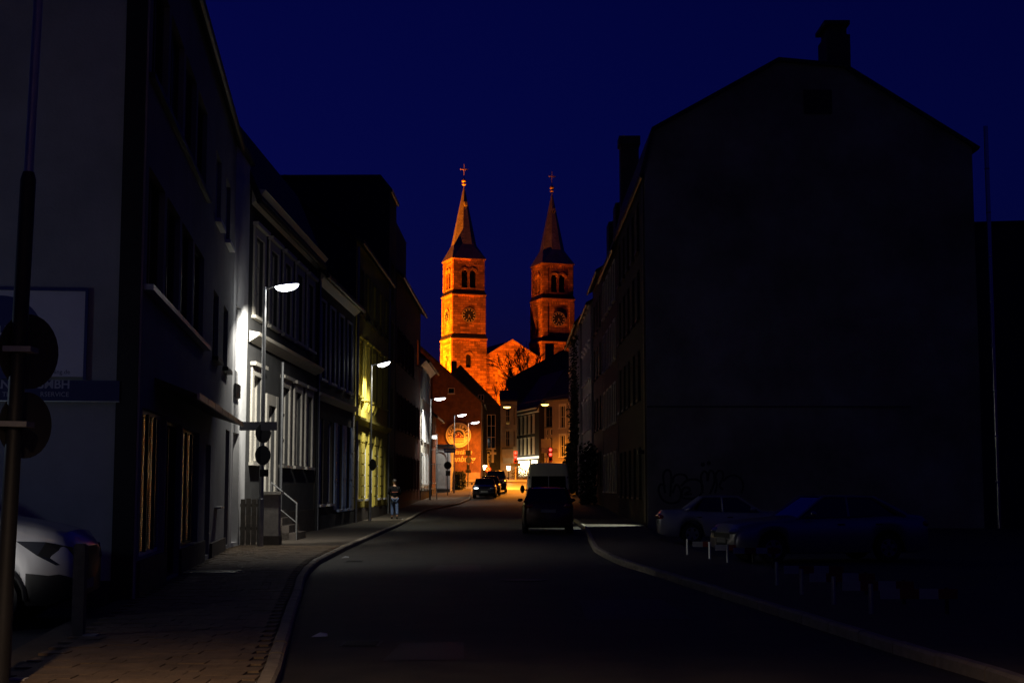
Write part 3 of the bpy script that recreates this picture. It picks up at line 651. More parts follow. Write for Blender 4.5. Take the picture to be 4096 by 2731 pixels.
# row receding towards the crossing
r2, fr2 = house('dormer_house', 'dark house with dormer and tall chimney behind the gable house', (xr, 84), (xr, 72.2), 10, .1, [(0, 14.2), (1.0, 16.8), (5, 18.6), (10, 14.2)], [(1.0 + 2.7 * i, 2.2 + 2.7 * i, z0, z0 + 2.0, 0, dict(frame_mat=TRIM, casing=.1)) for i in range(4) for z0 in (1.4, 5.0, 8.3, 11.4)], wall=M('dark_oxide_plaster', (.04, .021, .018), .85, var=.2), over=.5)
MB().box((5.7, 73.2, 15), (6.65, 74.2, 19.8)).box((5.62, 73.1, 19.5), (6.73, 74.3, 19.95)).build('chimney', DARKP, r2)
for uu in (1.0, 6.5): MB().prism(fr2, [(-.2, 14.8), (-.2, 16.9), (-3, 17.2), (-3, 14.8)], uu, uu + 1.8).build('dormer', SLATEW, r2)
r3, fr3 = house('brown_house', 'narrow brown house in the middle of the right row', (xr, 94), (xr, 84.2), 10, .4, [(0, 14.6), (5, 17.5), (10, 14.6)], [(1.0 + 2.9 * i, 2.2 + 2.9 * i, z0, z0 + 2.0, 0, dict(frame_mat=DKMET)) for i in range(3) for z0 in (1.8, 5.2, 8.5, 11.4)], wall=M('brown_plaster', (.045, .033, .026), .85, var=.2), over=.35)
r4, fr4 = house('pale_trim_house', 'pale grey house with white window trims on the right row', (xr - .12, 106), (xr - .12, 94.2), 9, .6, [(0, 13.9), (4.5, 16.5), (9, 13.9)], [(1.0 + 2.8 * i, 2.2 + 2.8 * i, z0, z0 + 2.0, 0, dict(frame_mat=TRIMW, casing=.14, hood=True)) for i in range(4) for z0 in (2.0, 5.6, 9.0, 11.6)][:16], wall=M('pale_plaster', (.3, .295, .285), .85, var=.15), over=.3)
r5, fr5 = house('ivy_house', 'pale corner house with dark ivy on its front at the crossing', (xr - .3, 126.5), (xr - .3, 106.2), 9, .9, [(0, 14.2), (2, 16.6), (7, 16.8), (9, 14.2)], [(1.2 + 3.1 * i, 2.4 + 3.1 * i, z0, z0 + 2.0, 0, dict(frame_mat=TRIMW, casing=.12)) for i in range(6) for z0 in (2.3, 5.6, 9.0, 11.7)], wall=MATS['pale_plaster'], over=.5)
iv = thing('ivy', 'dark ivy climbing up the corner house on the right', 'ivy', tuple(fr5((16, .1, 1))))
def ivol():
    u = random.gauss(15.5, 2.2); z = 1.2 + abs(random.gauss(0, 5.0))
    return fr5((max(.2, min(20, u)), .08 + abs(random.gauss(0, .22)) + (.5 if z < 5 else 0) * random.random(), min(13, z)))
foliage(None, '', '', '', ivol, 5200, .13, parent=iv)
stm = MB()
for k in range(4): stm.tube([fr5((14.5 + k * .7, .06, .9)), fr5((14.8 + k * .5, .08, 4)), fr5((14 + k * .9, .06, 9))], [.05, .035, .015], 6)
stm.build('stem', BARK, iv)
bs = thing('bush', 'dark bush standing by the wall behind the white van', 'bush', (4.6, 88, .5))
def bvol():
    a = random.uniform(0, 6.28); r = math.sqrt(random.random()); z = random.random()
    return Vector((4.75 + .55 * r * math.cos(a), 89 + 1.6 * r * math.sin(a), .5 + 3.6 * z + .3 * math.sin(3 * a)))
foliage(None, '', '', '', bvol, 1800, .12, parent=bs)
MB().tube([(4.75, 89, .4), (4.75, 89, 3)], [.08, .03], 6).build('stem', BARK, bs)

# ================================================================== HOUSES BEHIND THE CROSSING
pub, fpb = house('pub', 'orange-lit pub gable wall carrying the round brewery sign', (-3.27, 150), (-3.27, 164), 14, 2.0, [(0, 10.6), (7, 16.9), (14, 10.6)], [], wall=BRICK, over=.4, cat='pub', uo=.25)
fpg = Frame((-17.27, 150), (-3.27, 150))
def on(fr, Y, px, py): p = at(px, py, Y); return (p - fr.A).dot(fr.t), p.z
def proud(root, fr, Y, x0, y0, x1, y1, **kw):
    a, t = on(fr, Y, x0, y0); b, c = on(fr, Y, x1, y1)
    return window(root, fr, (a, b, c, t), rev=-.01, **kw)
proud(pub, fpg, 150, 448, 387.5, 454.5, 393, frame_mat=TRIM, nx=1, ny=1, sill=True)
MB().tube([(-3.15, 149.9, 2.2), (-3.15, 149.9, 6), (-3.0, 149.8, 10.4)], .06, 8).build('downpipe', DKMET, pub)
MB().obox(fpg, (9.5, .003, 2.0), (13.9, .08, 3.2)).build('plinth', M('pub_plinth', (.3, .2, .13), .9, var=.3), pub)
# round brewery sign
su, sv = on(fpg, 150, 458.5, 434.5); SC = fpg((su, .1, sv)); SX = Vector((1, 0, 0)); SZ = Vector((0, 0, 1)); SN = Vector((0, -1, 0))
CREAM = M('sign_cream', (.85, .68, .40), .6, var=.06); SDK = M('sign_dark_brown', (.045, .03, .025), .6, var=0); SRED = M('sign_red', (.25, .03, .02), .6, var=0)
bsn = thing('brewery_sign', 'round cream brewery sign reading SCHWELMER on the pub gable', 'sign', tuple(SC))
def sp(x, z, w=0): return SC + SX * x + SZ * z + SN * w
MB().disc(sp(0, 0), SN, 1.30, .06, 64).build('disc', CREAM, bsn)
MB().ring(sp(0, 0, .05), SN, 1.2, 1.32, .05, 64).build('rim', M('sign_rim', (.85, .7, .45), .5, var=.05), bsn)
MB().ring(sp(0, 0, .061), SN, 1.13, 1.17, .006, 64).build('dark_ring', SDK, bsn)
tm = MB()
for i, ch in enumerate('SCHWELMER'):
    a = R(184 - i * (188 / 8)); r = .74
    c = sp(r * math.cos(a), r * math.sin(a), .066); ux = SX * math.sin(a) - SZ * math.cos(a); uy = SX * math.cos(a) + SZ * math.sin(a)
    text(tm, ch, .47, c, ux, uy, bold=.02)
for sx in (-.85, .8): tm.disc(sp(sx, -.36, .062), SN, .05, .006, 12)
tm.build('lettering', SDK, bsn)
ar = MB(); pts = [sp(.62 * math.cos(R(a)), -.12 + .66 * math.sin(R(a)), .064) for a in range(-14, 195, 8)]; ar.poly(pts); ar.build('arch', SDK, bsn)
ar = MB()
for k in range(-14, 190, 8):
    q = [sp(r_ * math.cos(R(a)), -.12 + (r_ + .04) * math.sin(R(a)), .070) for r_, a in ((.60, k), (.66, k), (.66, k + 8), (.60, k + 8))]; ar.poly(q)
ar.build('arch_rim', CREAM, bsn)
hs = MB().poly([sp(x, z_, .068) for x, z_ in ((-.55, -.3), (.55, -.3), (.55, -.2), (.42, -.12), (.12, .26), (-.12, .26), (-.42, -.12), (-.55, -.2))]); hso = hs.build('house_emblem', SRED, bsn)
MB().obox(IDF, (SC.x - .55, SC.y - .074, SC.z - .62), (SC.x + .55, SC.y - .069, SC.z - .31)).build('emblem_base', M('sign_tan', (.66, .44, .2), .6, var=.05), bsn)
hw = MB()
for (x, z_) in ((-.06, 0), (-.32, -.2), (.2, -.2), (.42, -.16)): hw.obox(IDF, (SC.x + x, SC.y - .076, SC.z + z_), (SC.x + x + .1, SC.y - .072, SC.z + z_ + .13))
for (x0, x1, z0, z1) in ((-.44, -.12, .24, -.1), (-.12, .12, .28, .28), (.12, .44, .28, -.1)):
    d = Vector((x1 - x0, z1 - z0)); n = Vector((-d.y, d.x)).normalized() * .02; hw.poly([sp(x0 + n.x, z0 + n.y, .073), sp(x1 + n.x, z1 + n.y, .073), sp(x1 - n.x, z1 - n.y, .073), sp(x0 - n.x, z0 - n.y, .073)])
hw.build('emblem_windows', CREAM, bsn)
tl = MB(); x = -.46
random.seed(3)
while x < .48:
    w_ = random.uniform(.03, .07); tl.obox(IDF, (SC.x + x, SC.y - .066, SC.z - .80 + random.choice([0, 0, -.06])), (SC.x + x + w_, SC.y - .062, SC.z - .70)); x += w_ + random.uniform(.02, .05)
tl.build('small_lettering', SDK, bsn)
wl = thing('painted_lettering', 'pale script lettering Gaststätte painted under the round sign', 'lettering', tuple(sp(0, -2, 0)))
LET = M('pale_wall_paint', (.72, .50, .27), .8, var=.1)
tm = MB(); u, v = on(fpg, 150, 471.5, 453.5); text(tm, 'Gaststätte', .68, fpg((u, .012, v)), SX, SZ, shear=.35, align='RIGHT', bold=.012)
u, v = on(fpg, 150, 474.5, 461); text(tm, 'ckenburg', .85, fpg((u, .012, v)), SX, SZ, shear=.35, align='RIGHT', bold=.014); tm.build('script', LET, wl)

d1, fd1 = house('dark_gable_house', 'dark slated gable house squeezed between the pub and the pale house', (-1.35, 161), (-1.35, 173), 9, 2.2, [(0, 10.6), (4.5, 15.3), (9, 10.6)], [], wall=SLATEW, over=.3)
fdg = Frame((-10.35, 161), (-1.35, 161))
proud(d1, fdg, 161, 487, 414, 495.5, 448, frame_mat=TRIM, nx=2, ny=3, sill=True)
for (x0, x1) in ((467, 472), (478, 484)): proud(d1, fdg, 161, x0, 394, x1, 406, frame_mat=TRIM, nx=2, ny=2, sill=False)
MB().box((-6.9, 160.95, 14.0), (-6.3, 161.8, 15.9)).build('chimney', DARKP, d1)
PALE2 = M('warm_pale_plaster', (.30, .28, .23), .85, var=.15)
d2, fd2 = house('pale_oriel_house', 'pale town house with narrow windows and an oriel behind the globe lamps', (-1.3, 160.4), (.55, 160.4), 6, 2.3, [(0, 11.4), (2, 12.5), (6, 11.4)],
                [(.6, 1.05, 8.6, 10.6, 0, dict(casing=.12, frame_mat=PALE2, hood=True)), (.6, 1.05, 6.2, 8.0, 0, dict(casing=.12, frame_mat=PALE2, hood=True)), (1.45, 1.7, 8.6, 10.6, 0, dict(casing=.05, frame_mat=PALE2)), (1.45, 1.7, 6.2, 8.0, 0, dict(casing=.05, frame_mat=PALE2))], wall=PALE2, over=.2)
MB().obox(fd2, (.2, .004, 4.9), (1.4, .5, 5.9)).build('oriel_base', PALE2, d2); MB().prism(fd2, [(.004, 4.3), (.5, 4.9), (.004, 4.9)], .3, 1.3).build('oriel_corbel', PALE2, d2)
MB().obox(fd2, (.15, .0045, 5.9), (1.45, .56, 6.02)).build('oriel_sill', DARKP, d2)
# shop house with pale pilasters
A3 = (.55, 168.0); B3 = (3.0, 158.0)
f_ = Frame(A3, B3); L3 = f_.len
ops = [(.9 + 1.9 * i, 1.9 + 1.9 * i, z0, z1_, 0, dict(frame_mat=DKMET, sill=False, nx=1, ny=2)) for i in range(4) for (z0, z1_) in ((5.35, 7.2), (7.7, 9.75))]
SHOPL = EM('shop_light_pane', (1.0, .80, .42), 14.0)
ops += [(.4, 5.9, 2.9, 4.7, 0, dict(frame_mat=TRIM, pane_mat=SHOPL, nx=3, ny=1, sill=False, name='shop_window')), (6.4, 9.4, 2.5, 4.7, 0, dict(frame_mat=TRIM, pane_mat=SHOPL, nx=2, ny=1, sill=False, name='shop_window'))]
d3, fd3 = house('pilaster_shop_house', 'shop house with two rows of pale pilasters above a brightly lit shop window', A3, B3, 6, 2.3, [(0, 10.5), (3, 14.6), (6, 10.5)], ops, wall=M('dark_timber', (.035, .03, .027), .8), over=.5, cat='shop')
for i in range(5):
    for (z0, z1_) in ((5.3, 7.3), (7.65, 9.85)):
        u = .05 + 1.9 * i; pl = MB().obox(fd3, (u, .004, z0), (u + .78, .09, z1_)).build('pilaster', TRIM, d3)
        MB().obox(fd3, (u - .05, .0045, z1_ - .16), (u + .83, .13, z1_ + .002)).obox(fd3, (u - .03, .0045, z0), (u + .81, .12, z0 + .1)).build('capital', TRIM, pl)
MB().prism(fd3, [(.004, 9.95), (.35, 10.2), (.5, 10.45), (.004, 10.46)], 0, L3).build('cornice', TRIM, d3)
MB().prism(fd3, [(.004, 4.85), (.45, 4.8), (.45, 4.98), (.004, 5.1)], .1, L3 - .1).build('shop_fascia', EM('fascia_glow', (1, .85, .55), 2.2), d3)
sl = bpy.data.lights.new('shop_light', 'AREA'); sl.energy = 220; sl.size = 5; sl.size_y = 1.5; sl.shape = 'RECTANGLE'; sl.color = (1, .8, .45)
so = bpy.data.objects.new('shop_light', sl); COL.objects.link(so); so.parent = d3; so.location = fd3((4, .6, 4.2)) - d3.location; so.rotation_euler = (fd3.n + Vector((0, 0, -.8))).to_track_quat('-Z', 'Y').to_euler()
d4, fd4 = house('beige_house', 'beige town house with tall dark windows right of the pilaster shop', (3.55, 156.5), (7.6, 149.8), 7, 2.2, [(0, 11.3), (3.5, 15), (7, 11.3)],
                [(.25, 1.6, 8.2, 10.4, 0, dict(frame_mat=DARKP)), (.25, 1.6, 5.0, 7.0, 0, dict(frame_mat=DARKP)), (.3, .75, 7.3, 7.95, 0, dict(nx=1, ny=1, sill=False)), (1.1, 1.6, 7.3, 7.95, 0, dict(nx=1, ny=1, sill=False)), (3.2, 4.2, 8.0, 10.4, 0, dict(casing=.2, frame_mat=TRIM)), (3.2, 4.2, 4.9, 7.2, 0, dict(casing=.2, frame_mat=TRIM))], wall=M('beige_plaster', (.34, .28, .22), .85, var=.12), over=.3)
MB().obox(fd4, (0, .004, 4.1), (7, .35, 4.3)).build('shop_canopy', TRIM, d4)
bk, fbk = house('big_roof_house', 'house with a large dark roof hiding the foot of the church', (-.5, 192), (-.5, 178), 14, 3, [(0, 15.0), (7, 18.7), (14, 15.0)], [], wall=DARKP, over=.2)
MB().box((4.2, 178.6, 16.5), (5.3, 179.6, 19.7)).build('chimney', DARKP, bk)

# ================================================================== CHURCH
CH = thing('church', 'twin-towered sandstone church floodlit orange on the hill', 'church', (-11.06, 260, 7.3), R(20)); local(CH)
def tower(s0, zoff=0):
    W = 6.67; mats = []
    class TF:   # face frame in church coordinates, w outward
        def __init__(s, o, t, n): s.o = Vector(o); s.t = Vector(t); s.n = Vector(n)
        def __call__(s, p): return s.o + s.t * p[0] + s.n * p[1] + Vector((0, 0, p[2]))
    stages = [(0, 21.5, 0.0), (22.6, 29.7, .16), (30.8, 36.6, .32)]
    body = MB(); trim = MB(); fr = MB()
    front_wins = {0: [(2.75, 3.75, 16.3, 18.8, 1)], 1: [], 2: [(1.95, 3.12, 31.15, 34.5, 1), (3.55, 4.72, 31.15, 34.5, 1)]}
    left_wins = {0: [(2.9, 3.7, 15.5, 18.0, 1)], 1: ([(2.6, 4.0, 23.2, 26.4, 1)] if s0 > 1 else []), 2: [(1.95, 3.12, 31.15, 34.5, 1), (3.55, 4.72, 31.15, 34.5, 1)]}
    louv = []
    for si, (z0, z1, ins) in enumerate(stages):
        x0, x1, y0, y1 = s0 + ins, s0 + W - ins, ins, W - ins
        faces = [TF((s0, y0, 0), (1, 0, 0), (0, -1, 0)), TF((x1, 0, 0), (0, 1, 0), (1, 0, 0)), TF((s0 + W, y1, 0), (-1, 0, 0), (0, 1, 0)), TF((x0, W, 0), (0, -1, 0), (-1, 0, 0))]
        for fi, f in enumerate(faces):
            ops = front_wins[si] if fi in (0,) else (left_wins[si] if fi == 3 else [])
            # panel field recessed, corner strips proud
            wall_face(body, f, ins, W - ins, z0, z1, ops, rev=.45)
            for a, b in ((ins, ins + .95), (W - ins - .95, W - ins)):
                body.obox(f, (a + (.002 if a == ins else 0), .002, z0 + .01), (b - .002, .14, z1 - .01))
            body.obox(f, (ins + .95, .002, z1 - .45), (W - ins - .95, .13, z1 - .012))
            n = 9; step = (W - 2 * ins - 1.9) / n
            for k in range(n):   # little round-arched frieze
                fr.obox(f, (ins + .95 + k * step, .003, z1 - .85), (ins + .95 + k * step + step * .32, .12, z1 - .455))
            for o in ops:
                louv.append((f, o))
                mu = (o[0] + o[1]) / 2; r = (o[1] - o[0]) / 2; zc = o[3] - r
                for k in range(10):
                    a0, a1 = math.pi * k / 10, math.pi * (k + 1) / 10
                    for rr0, rr1, pw in ((r + .02, r + .24, .10), (r + .26, r + .42, .16)):
                        q = [(mu - rr * math.cos(a), zc + rr * math.sin(a)) for rr, a in ((rr0, a0), (rr1, a0), (rr1, a1), (rr0, a1))]
                        trim.add([f((x, .003, z)) for x, z in q] + [f((x, pw, z)) for x, z in q], [(4, 5, 6, 7), (0, 1, 5, 4), (1, 2, 6, 5), (2, 3, 7, 6), (3, 0, 4, 7)])
        # ledge with sloped weathering
        if si < 2:
            zt = stages[si + 1][0]; i2 = stages[si + 1][2]
            e = .22
            trim.box((x0 - e, y0 - e, z1), (x1 + e, y1 + e, z1 + .22))
            a = [(x0 - e, y0 - e), (x1 + e, y0 - e), (x1 + e, y1 + e), (x0 - e, y1 + e)]; b = [(s0 + i2 - .01, i2 - .01), (s0 + W - i2 + .01, i2 - .01), (s0 + W - i2 + .01, W - i2 + .01), (s0 + i2 - .01, W - i2 + .01)]
            for k in range(4):
                k2 = (k + 1) % 4; mats.append(((a[k], a[k2], b[k2], b[k]), z1 + .224, zt + .004))
    t = body.build('tower', SAND, CH)
    trim.build('moulding', SANDT, t); fr.build('arch_frieze', SANDT, t, kind='stuff')
    for m0 in (0, 4):
        wz = MB()
        for (q, za, zb_) in mats[m0:m0 + 4]: wz.poly([(*q[0], za), (*q[1], za), (*q[2], zb_), (*q[3], zb_)])
        wz.build('weathering', SLATE, t)
    for f, o in louv:
        lv = MB(); lv.obox(f, (o[0] - .1, -.62, o[2]), (o[1] + .1, -.56, o[3]))
        z = o[2] + .1
        while z < o[3] - .1: lv.poly([f((o[0], -.5, z)), f((o[1], -.5, z)), f((o[1], -.32, z - .13)), f((o[0], -.32, z - .13))]); z += .24
        lv.build('belfry_louvre' if o[2] > 30 else 'window', DARKP, t)
    # clocks
    for f in (TF((s0, .16, 0), (1, 0, 0), (0, -1, 0)), TF((s0 + .16, W, 0), (0, -1, 0), (-1, 0, 0))):
        if s0 > 1 and f.n.x < 0: continue
        c = f((W / 2, .05, 26.0)); ck = MB().disc(c, f.n, 1.38, .08, 40).build('clock', SLATE, t)
        cm = MB(); cm.ring(c + f.n * .08, f.n, 1.28, 1.36, .03, 40)
        for k in range(12):
            a = k * math.pi / 6; rad = f.t * math.sin(a) + Vector((0, 0, math.cos(a))); tan = f.t * math.cos(a) - Vector((0, 0, math.sin(a)))
            p = c + f.n * .1 + rad * 1.04; cm.add([p - rad * .15 - tan * .09, p - rad * .15 + tan * .09, p + rad * .15 + tan * .11, p + rad * .15 - tan * .11], [(0, 1, 2, 3)])
        cm.build('dial_marks', M('clock_gilding', (.75, .62, .42), .5, var=0), ck)
        hd = MB()
        for (ang, ln, wd) in ((R(150), .62, .09), (R(200), .9, .06)):
            rad = f.t * math.sin(ang) + Vector((0, 0, math.cos(ang))); tan = f.t * math.cos(ang) - Vector((0, 0, math.sin(ang))); p = c + f.n * .12
            hd.add([p - tan * wd - rad * .15, p + tan * wd - rad * .15, p + rad * ln + tan * .02, p + rad * ln - tan * .02], [(0, 1, 2, 3)])
        hd.build('clock_hands', MATS['clock_gilding'], ck)
    # spire: square eaves -> octagon -> point
    ov = .1; z0, zk, zt = 36.65, 39.5, 51.2; cx, cy = s0 + W / 2, W / 2; h = W / 2 - .32 + ov + .2
    sq = [(cx - h, cy - h), (cx + h, cy - h), (cx + h, cy + h), (cx - h, cy + h)]
    ap = 2.2; oc = [(cx + ap / math.cos(math.pi / 8) * math.cos(R(-112.5 + 45 * k)), cy + ap / math.cos(math.pi / 8) * math.sin(R(-112.5 + 45 * k))) for k in range(8)]
    sm = MB()
    vs = [(*p, z0) for p in sq] + [(*p, zk) for p in oc] + [(cx, cy, zt)]
    fs = []
    for k in range(4): fs.append((k, (k + 1) % 4, 4 + (2 * k + 1) % 8, 4 + (2 * k) % 8))
    for k in range(4): fs.append(((k + 1) % 4, 4 + (2 * k + 2) % 8, 4 + (2 * k + 1) % 8))
    for k in range(8): fs.append((4 + k, 4 + (k + 1) % 8, 12))
    fs.append((3, 2, 1, 0)); sm.add(vs, fs)
    spire = sm.build('spire', LEAD, t)
    MB().box((cx - h, cy - h, z0 - .16), (cx + h, cy + h, z0 - .004)).build('eaves', SANDT, spire)
    MB().box((cx - .28, cy - 1.2, 47.0), (cx + .28, cy - .3, 47.7)).build('spire_hatch', LEAD, spire)
    MB().ball((cx, cy, 51.2), .40, .40, .2).ball((cx, cy, 51.9), .46, .46, .4).build('ball', GOLD, spire, smooth=True)
    MB().box((cx - .06, cy - .06, 51.3), (cx + .06, cy + .06, 55.1)).box((cx - .75, cy - .065, 54.0), (cx + .75, cy + .065, 54.22)).build('cross', GOLD, spire)
    return t
tower(0); tower(17.85)
# nave front between the towers
n0, n1 = 6.7, 17.81; mid = (n0 + n1) / 2
class NF:
    def __call__(s, p): return Vector((p[0], 1.2 - p[1], p[2]))
nf = NF(); nm = MB(); wall_face(nm, nf, n0, n1, 0, 18.6, [(mid - 1.6, mid + 1.6, 10.6, 13.8, 1), (mid - 1.2, mid + 1.2, 0, 5.5, 1), (mid - 3.8, mid - 2.9, 5.5, 9.5, 1), (mid + 2.9, mid + 3.8, 5.5, 9.5, 1)], rev=.4)
nm.poly([nf((n0, 0, 18.6)), nf((n1, 0, 18.6)), nf((mid, 0, 21.9))])
nv = nm.build('nave_front', SAND, CH)
MB().disc((mid, 1.55, 12.2), (0, -1, 0), 1.5, .05, 24).build('rose_window', GLASS, nv)
rw = MB()
for k in range(8):
    a = k * math.pi / 4; rw.box((mid + .75 * math.cos(a) - .05, 1.3, 12.2 + .75 * math.sin(a) - .05), (mid + .75 * math.cos(a) + .05, 1.45, 12.2 + .75 * math.sin(a) + .05)); rw.ring((mid + .85 * math.cos(a), 1.45, 12.2 + .85 * math.sin(a)), (0, -1, 0), .26, .34, .1, 12)
rw.build('tracery', SANDT, nv)
for (a, b, c, d) in ((mid - 1.2, mid + 1.2, 0, 5.5), (mid - 3.8, mid - 2.9, 5.5, 9.5), (mid + 2.9, mid + 3.8, 5.5, 9.5)): MB().box((a, 1.55, c), (b, 1.6, d)).build('door' if c == 0 else 'window', DARKP, nv)
cop = MB()
for s in (-1, 1):
    xe = n0 - .02 if s < 0 else n1 + .02
    cop.add([(mid, .95, 22.0), (xe, .95, 18.65), (xe, .95, 18.3), (mid, .95, 21.6), (mid, 1.35, 22.0), (xe, 1.35, 18.65), (xe, 1.35, 18.3), (mid, 1.35, 21.6)], [(0, 1, 2, 3), (4, 5, 6, 7), (0, 1, 5, 4), (3, 2, 6, 7), (1, 2, 6, 5)])
cop.build('coping', SANDT, nv)
MB().prism(lambda p: Vector((p[1], p[0], p[2])), [(n0, 18.5), (mid, 21.8), (n1, 18.5)], 1.4, 40).build('nave_roof', SLATE, CH)
MB().box((n0 - 5, 6.6, 0), (n1 + 5, 40, 17.8)).build('nave_body', SAND, CH)

# floodlights standing in the churchyard
SOD = (1.0, .20, .003)
def flood(lx, ly, lz, tx, ty, tz, energy, size, label, blend=.6, col=SOD):
    mt = Matrix.Translation(CH.location) @ Matrix.Rotation(R(20), 4, 'Z'); p = mt @ Vector((lx, ly, lz)); q = mt @ Vector((tx, ty, tz))
    r = thing('floodlight', label, 'floodlight', tuple(p), group='floodlights at the church foot'); d = (q - p).normalized()
    MB().box((p.x - .3, p.y - .15, p.z - .25), (p.x + .3, p.y + .15, p.z + .2)).build('housing', DKMET, r); MB().tube([(p.x, p.y, p.z - lz - .1), (p.x, p.y, p.z - .25)], .06, 6).build('post', DKMET, r)
    l = bpy.data.lights.new('floodlight_beam', 'SPOT'); l.energy = energy; l.spot_size = R(size); l.spot_blend = blend; l.color = col; l.shadow_soft_size = .25
    o = bpy.data.objects.new('floodlight_beam', l); COL.objects.link(o); o.parent = r; o.location = d * .5 + Vector((0, 0, .05)); o.rotation_euler = d.to_track_quat('-Z', 'Y').to_euler()
flood(-17, 0, 1.2, 1.5, 3, 26, 560000, 75, 'orange floodlight left of the left church tower')
flood(-5, -15, 1.2, 2.5, 0, 20, 34000, 52, 'orange floodlight before the left church tower')
flood(8.5, -5, 1.0, 9.5, 1, 7, 16000, 100, 'orange floodlight before the church door')
flood(9.5, -3, 1.0, 18.0, 3, 30, 42000, 50, 'orange floodlight aimed at the right church tower')

# bare tree before the church
def bare_tree(name, label, base, H, spread, seed, depth=6):
    random.seed(seed); r = thing(name, label, 'tree', tuple(base)); b = Vector(base); tr = MB(); br = MB()
    def grow(p, d, ln, rad, lev, mb):
        pts = [p]; rs = [rad]; q = p.copy(); dd = d.copy()
        for k in range(3):
            dd = (dd + Vector((random.gauss(0, .13), random.gauss(0, .13), random.gauss(.03, .08)))).normalized(); q = q + dd * ln / 3; pts.append(q.copy()); rs.append(max(.045, rad * (1 - .12 * (k + 1))))
        mb.tube(pts, rs, 5 if lev > 2 else 7, cap=False)
        if lev >= depth: return
        n = 3 if lev < 4 else random.choice([2, 3])
        for k in range(n):
            ax = Vector((random.gauss(0, 1), random.gauss(0, 1), random.gauss(0, .35))).normalized()
            nd = (dd * 1.0 + ax * random.uniform(.45, .95) * spread).normalized(); t = random.uniform(.55, 1)
            grow(pts[0].lerp(pts[-1], t) if k else pts[-1], nd, ln * random.uniform(.62, .85), max(.05, rs[-1] * random.uniform(.62, .82)), lev + 1, br)
    grow(b, Vector((0, 0, 1)), H * .36, H * .020, 0, tr)
    for k in range(4):
        a = k * 1.6; grow(b + Vector((0, 0, H * (.25 + .03 * k))), Vector((math.cos(a), math.sin(a) * .6, .75)).normalized(), H * .24, H * .011, 2, br)
    tr.build('trunk', BARK, r); br.build('crown', BARK, r)
    return r
bare_tree('bare_tree', 'leafless tree silhouetted against the floodlit church', (-.1, 226, 5.6), 15.5, .8, 23)
random.seed(5)

# ================================================================== STREET LAMPS
LEDC = (1.0, .96, .86)
LENS = EM('led_lens', (.93, .97, 1.0), 12.0)
def street_lamp(x, y, h, label, energy, dirx=1.0, arm=.25, head=.55, tiltz=.12, col=LEDC, lens=LENS, base_z=None, pole_top=.045, pole_bot=.075, group='street lamps along the left pavement', spot=122, zoff=.11, glow=9, wall=None):
    z0 = gz(y) + zoff if base_z is None else base_z
    r = thing('street_lamp', label, 'street lamp', (x, y, z0), group=group); f = lambda a, b, c: Vector((x + a, y + b, z0 + c))
    MB().tube([f(0, 0, -.1), f(0, 0, 1.2), f(0, 0, 1.22), f(0, 0, h)], [pole_bot, pole_bot, pole_bot * .8, pole_top], 12).build('pole', STEEL, r, smooth=True)
    MB().tube([f(0, 0, h - .06), f(dirx * arm, 0, h + .03)], [.035, .03], 8).build('arm', STEEL, r)
    cx = dirx * (arm + head / 2)
    hm = MB().ball(Vector((0, 0, 0)), head / 2, .18, .09, 20, 6, 0, 1); ct = math.cos(tiltz * dirx); stt = math.sin(tiltz)
    rotf = lambda p: f(cx + p.x * math.cos(tiltz), p.y, h + .045 + p.z + p.x * dirx * math.sin(tiltz))
    hm.v = [rotf(p) for p in hm.v]; hd = hm.build('lamp_head', STEEL, r, smooth=True)
    lm = MB().ball(Vector((0, 0, 0)), head / 2 * .97, .175, .15, 20, 6, -1, 0); lm.v = [rotf(p) - Vector((0, 0, .002)) for p in lm.v]; lm.build('lens', lens, hd, smooth=True)  # lens enlarged so its shape stands in for the lamp's glare
    l = bpy.data.lights.new('lamp_light', 'SPOT'); l.energy = energy; l.spot_size = R(spot); l.spot_blend = .45; l.color = col; l.shadow_soft_size = .12
    o = bpy.data.objects.new('lamp_light', l); COL.objects.link(o); o.parent = r; o.location = (cx, 0, h - .14); o.rotation_euler = (0, 0, 0)
    if wall:
        l3_ = bpy.data.lights.new('house_side_light', 'SPOT'); l3_.energy = wall[3]; l3_.spot_size = R(78); l3_.spot_blend = .5; l3_.color = col; l3_.shadow_soft_size = .1; o3 = bpy.data.objects.new('house_side_light', l3_); COL.objects.link(o3); o3.parent = r; o3.location = (cx, 0, h - .15); o3.rotation_euler = Vector(wall[:3]).to_track_quat('-Z', 'Y').to_euler()
    if glow:
        l2_ = bpy.data.lights.new('bowl_glow', 'POINT'); l2_.energy = glow; l2_.color = col; l2_.shadow_soft_size = .15; o2 = bpy.data.objects.new('bowl_glow', l2_); COL.objects.link(o2); o2.parent = r; o2.location = (cx, 0, h - .2)
    return r, f
def disc_sign(root, c, n, rad, name='sign_back', mat=SIGNB): return MB().disc(c, n, rad, .012, 28).build(name, mat, root)
E1 = 430
l1, F1 = street_lamp(-6.4, 36.5, 6.65, 'first lit street lamp from the camera, pole with sign plates before the shop house', E1, head=.64, wall=(-1.25, 2.6, -2.3, 1700))
MB().box((-6.95, 36.3, 3.05), (-6.0, 36.33, 3.27)).build('sign_plate', M('grey_sign', (.2, .2, .23), .5, var=.05), l1)
disc_sign(l1, (-6.36, 36.38, 2.98), (.75, -.65, 0), .25); disc_sign(l1, (-6.36, 36.38, 2.42), (.75, -.65, 0), .25); MB().box((-6.42, 36.34, 1.88), (-6.2, 36.36, 2.06)).build('sign_plate', SIGNB, l1)
l2, F2 = street_lamp(-6.25, 63.0, 6.9, 'second lit street lamp, before the yellow house', E1, head=.6, tiltz=.25, col=(1, .97, .8), wall=(-1.0, 1.6, -2.2, 1300))
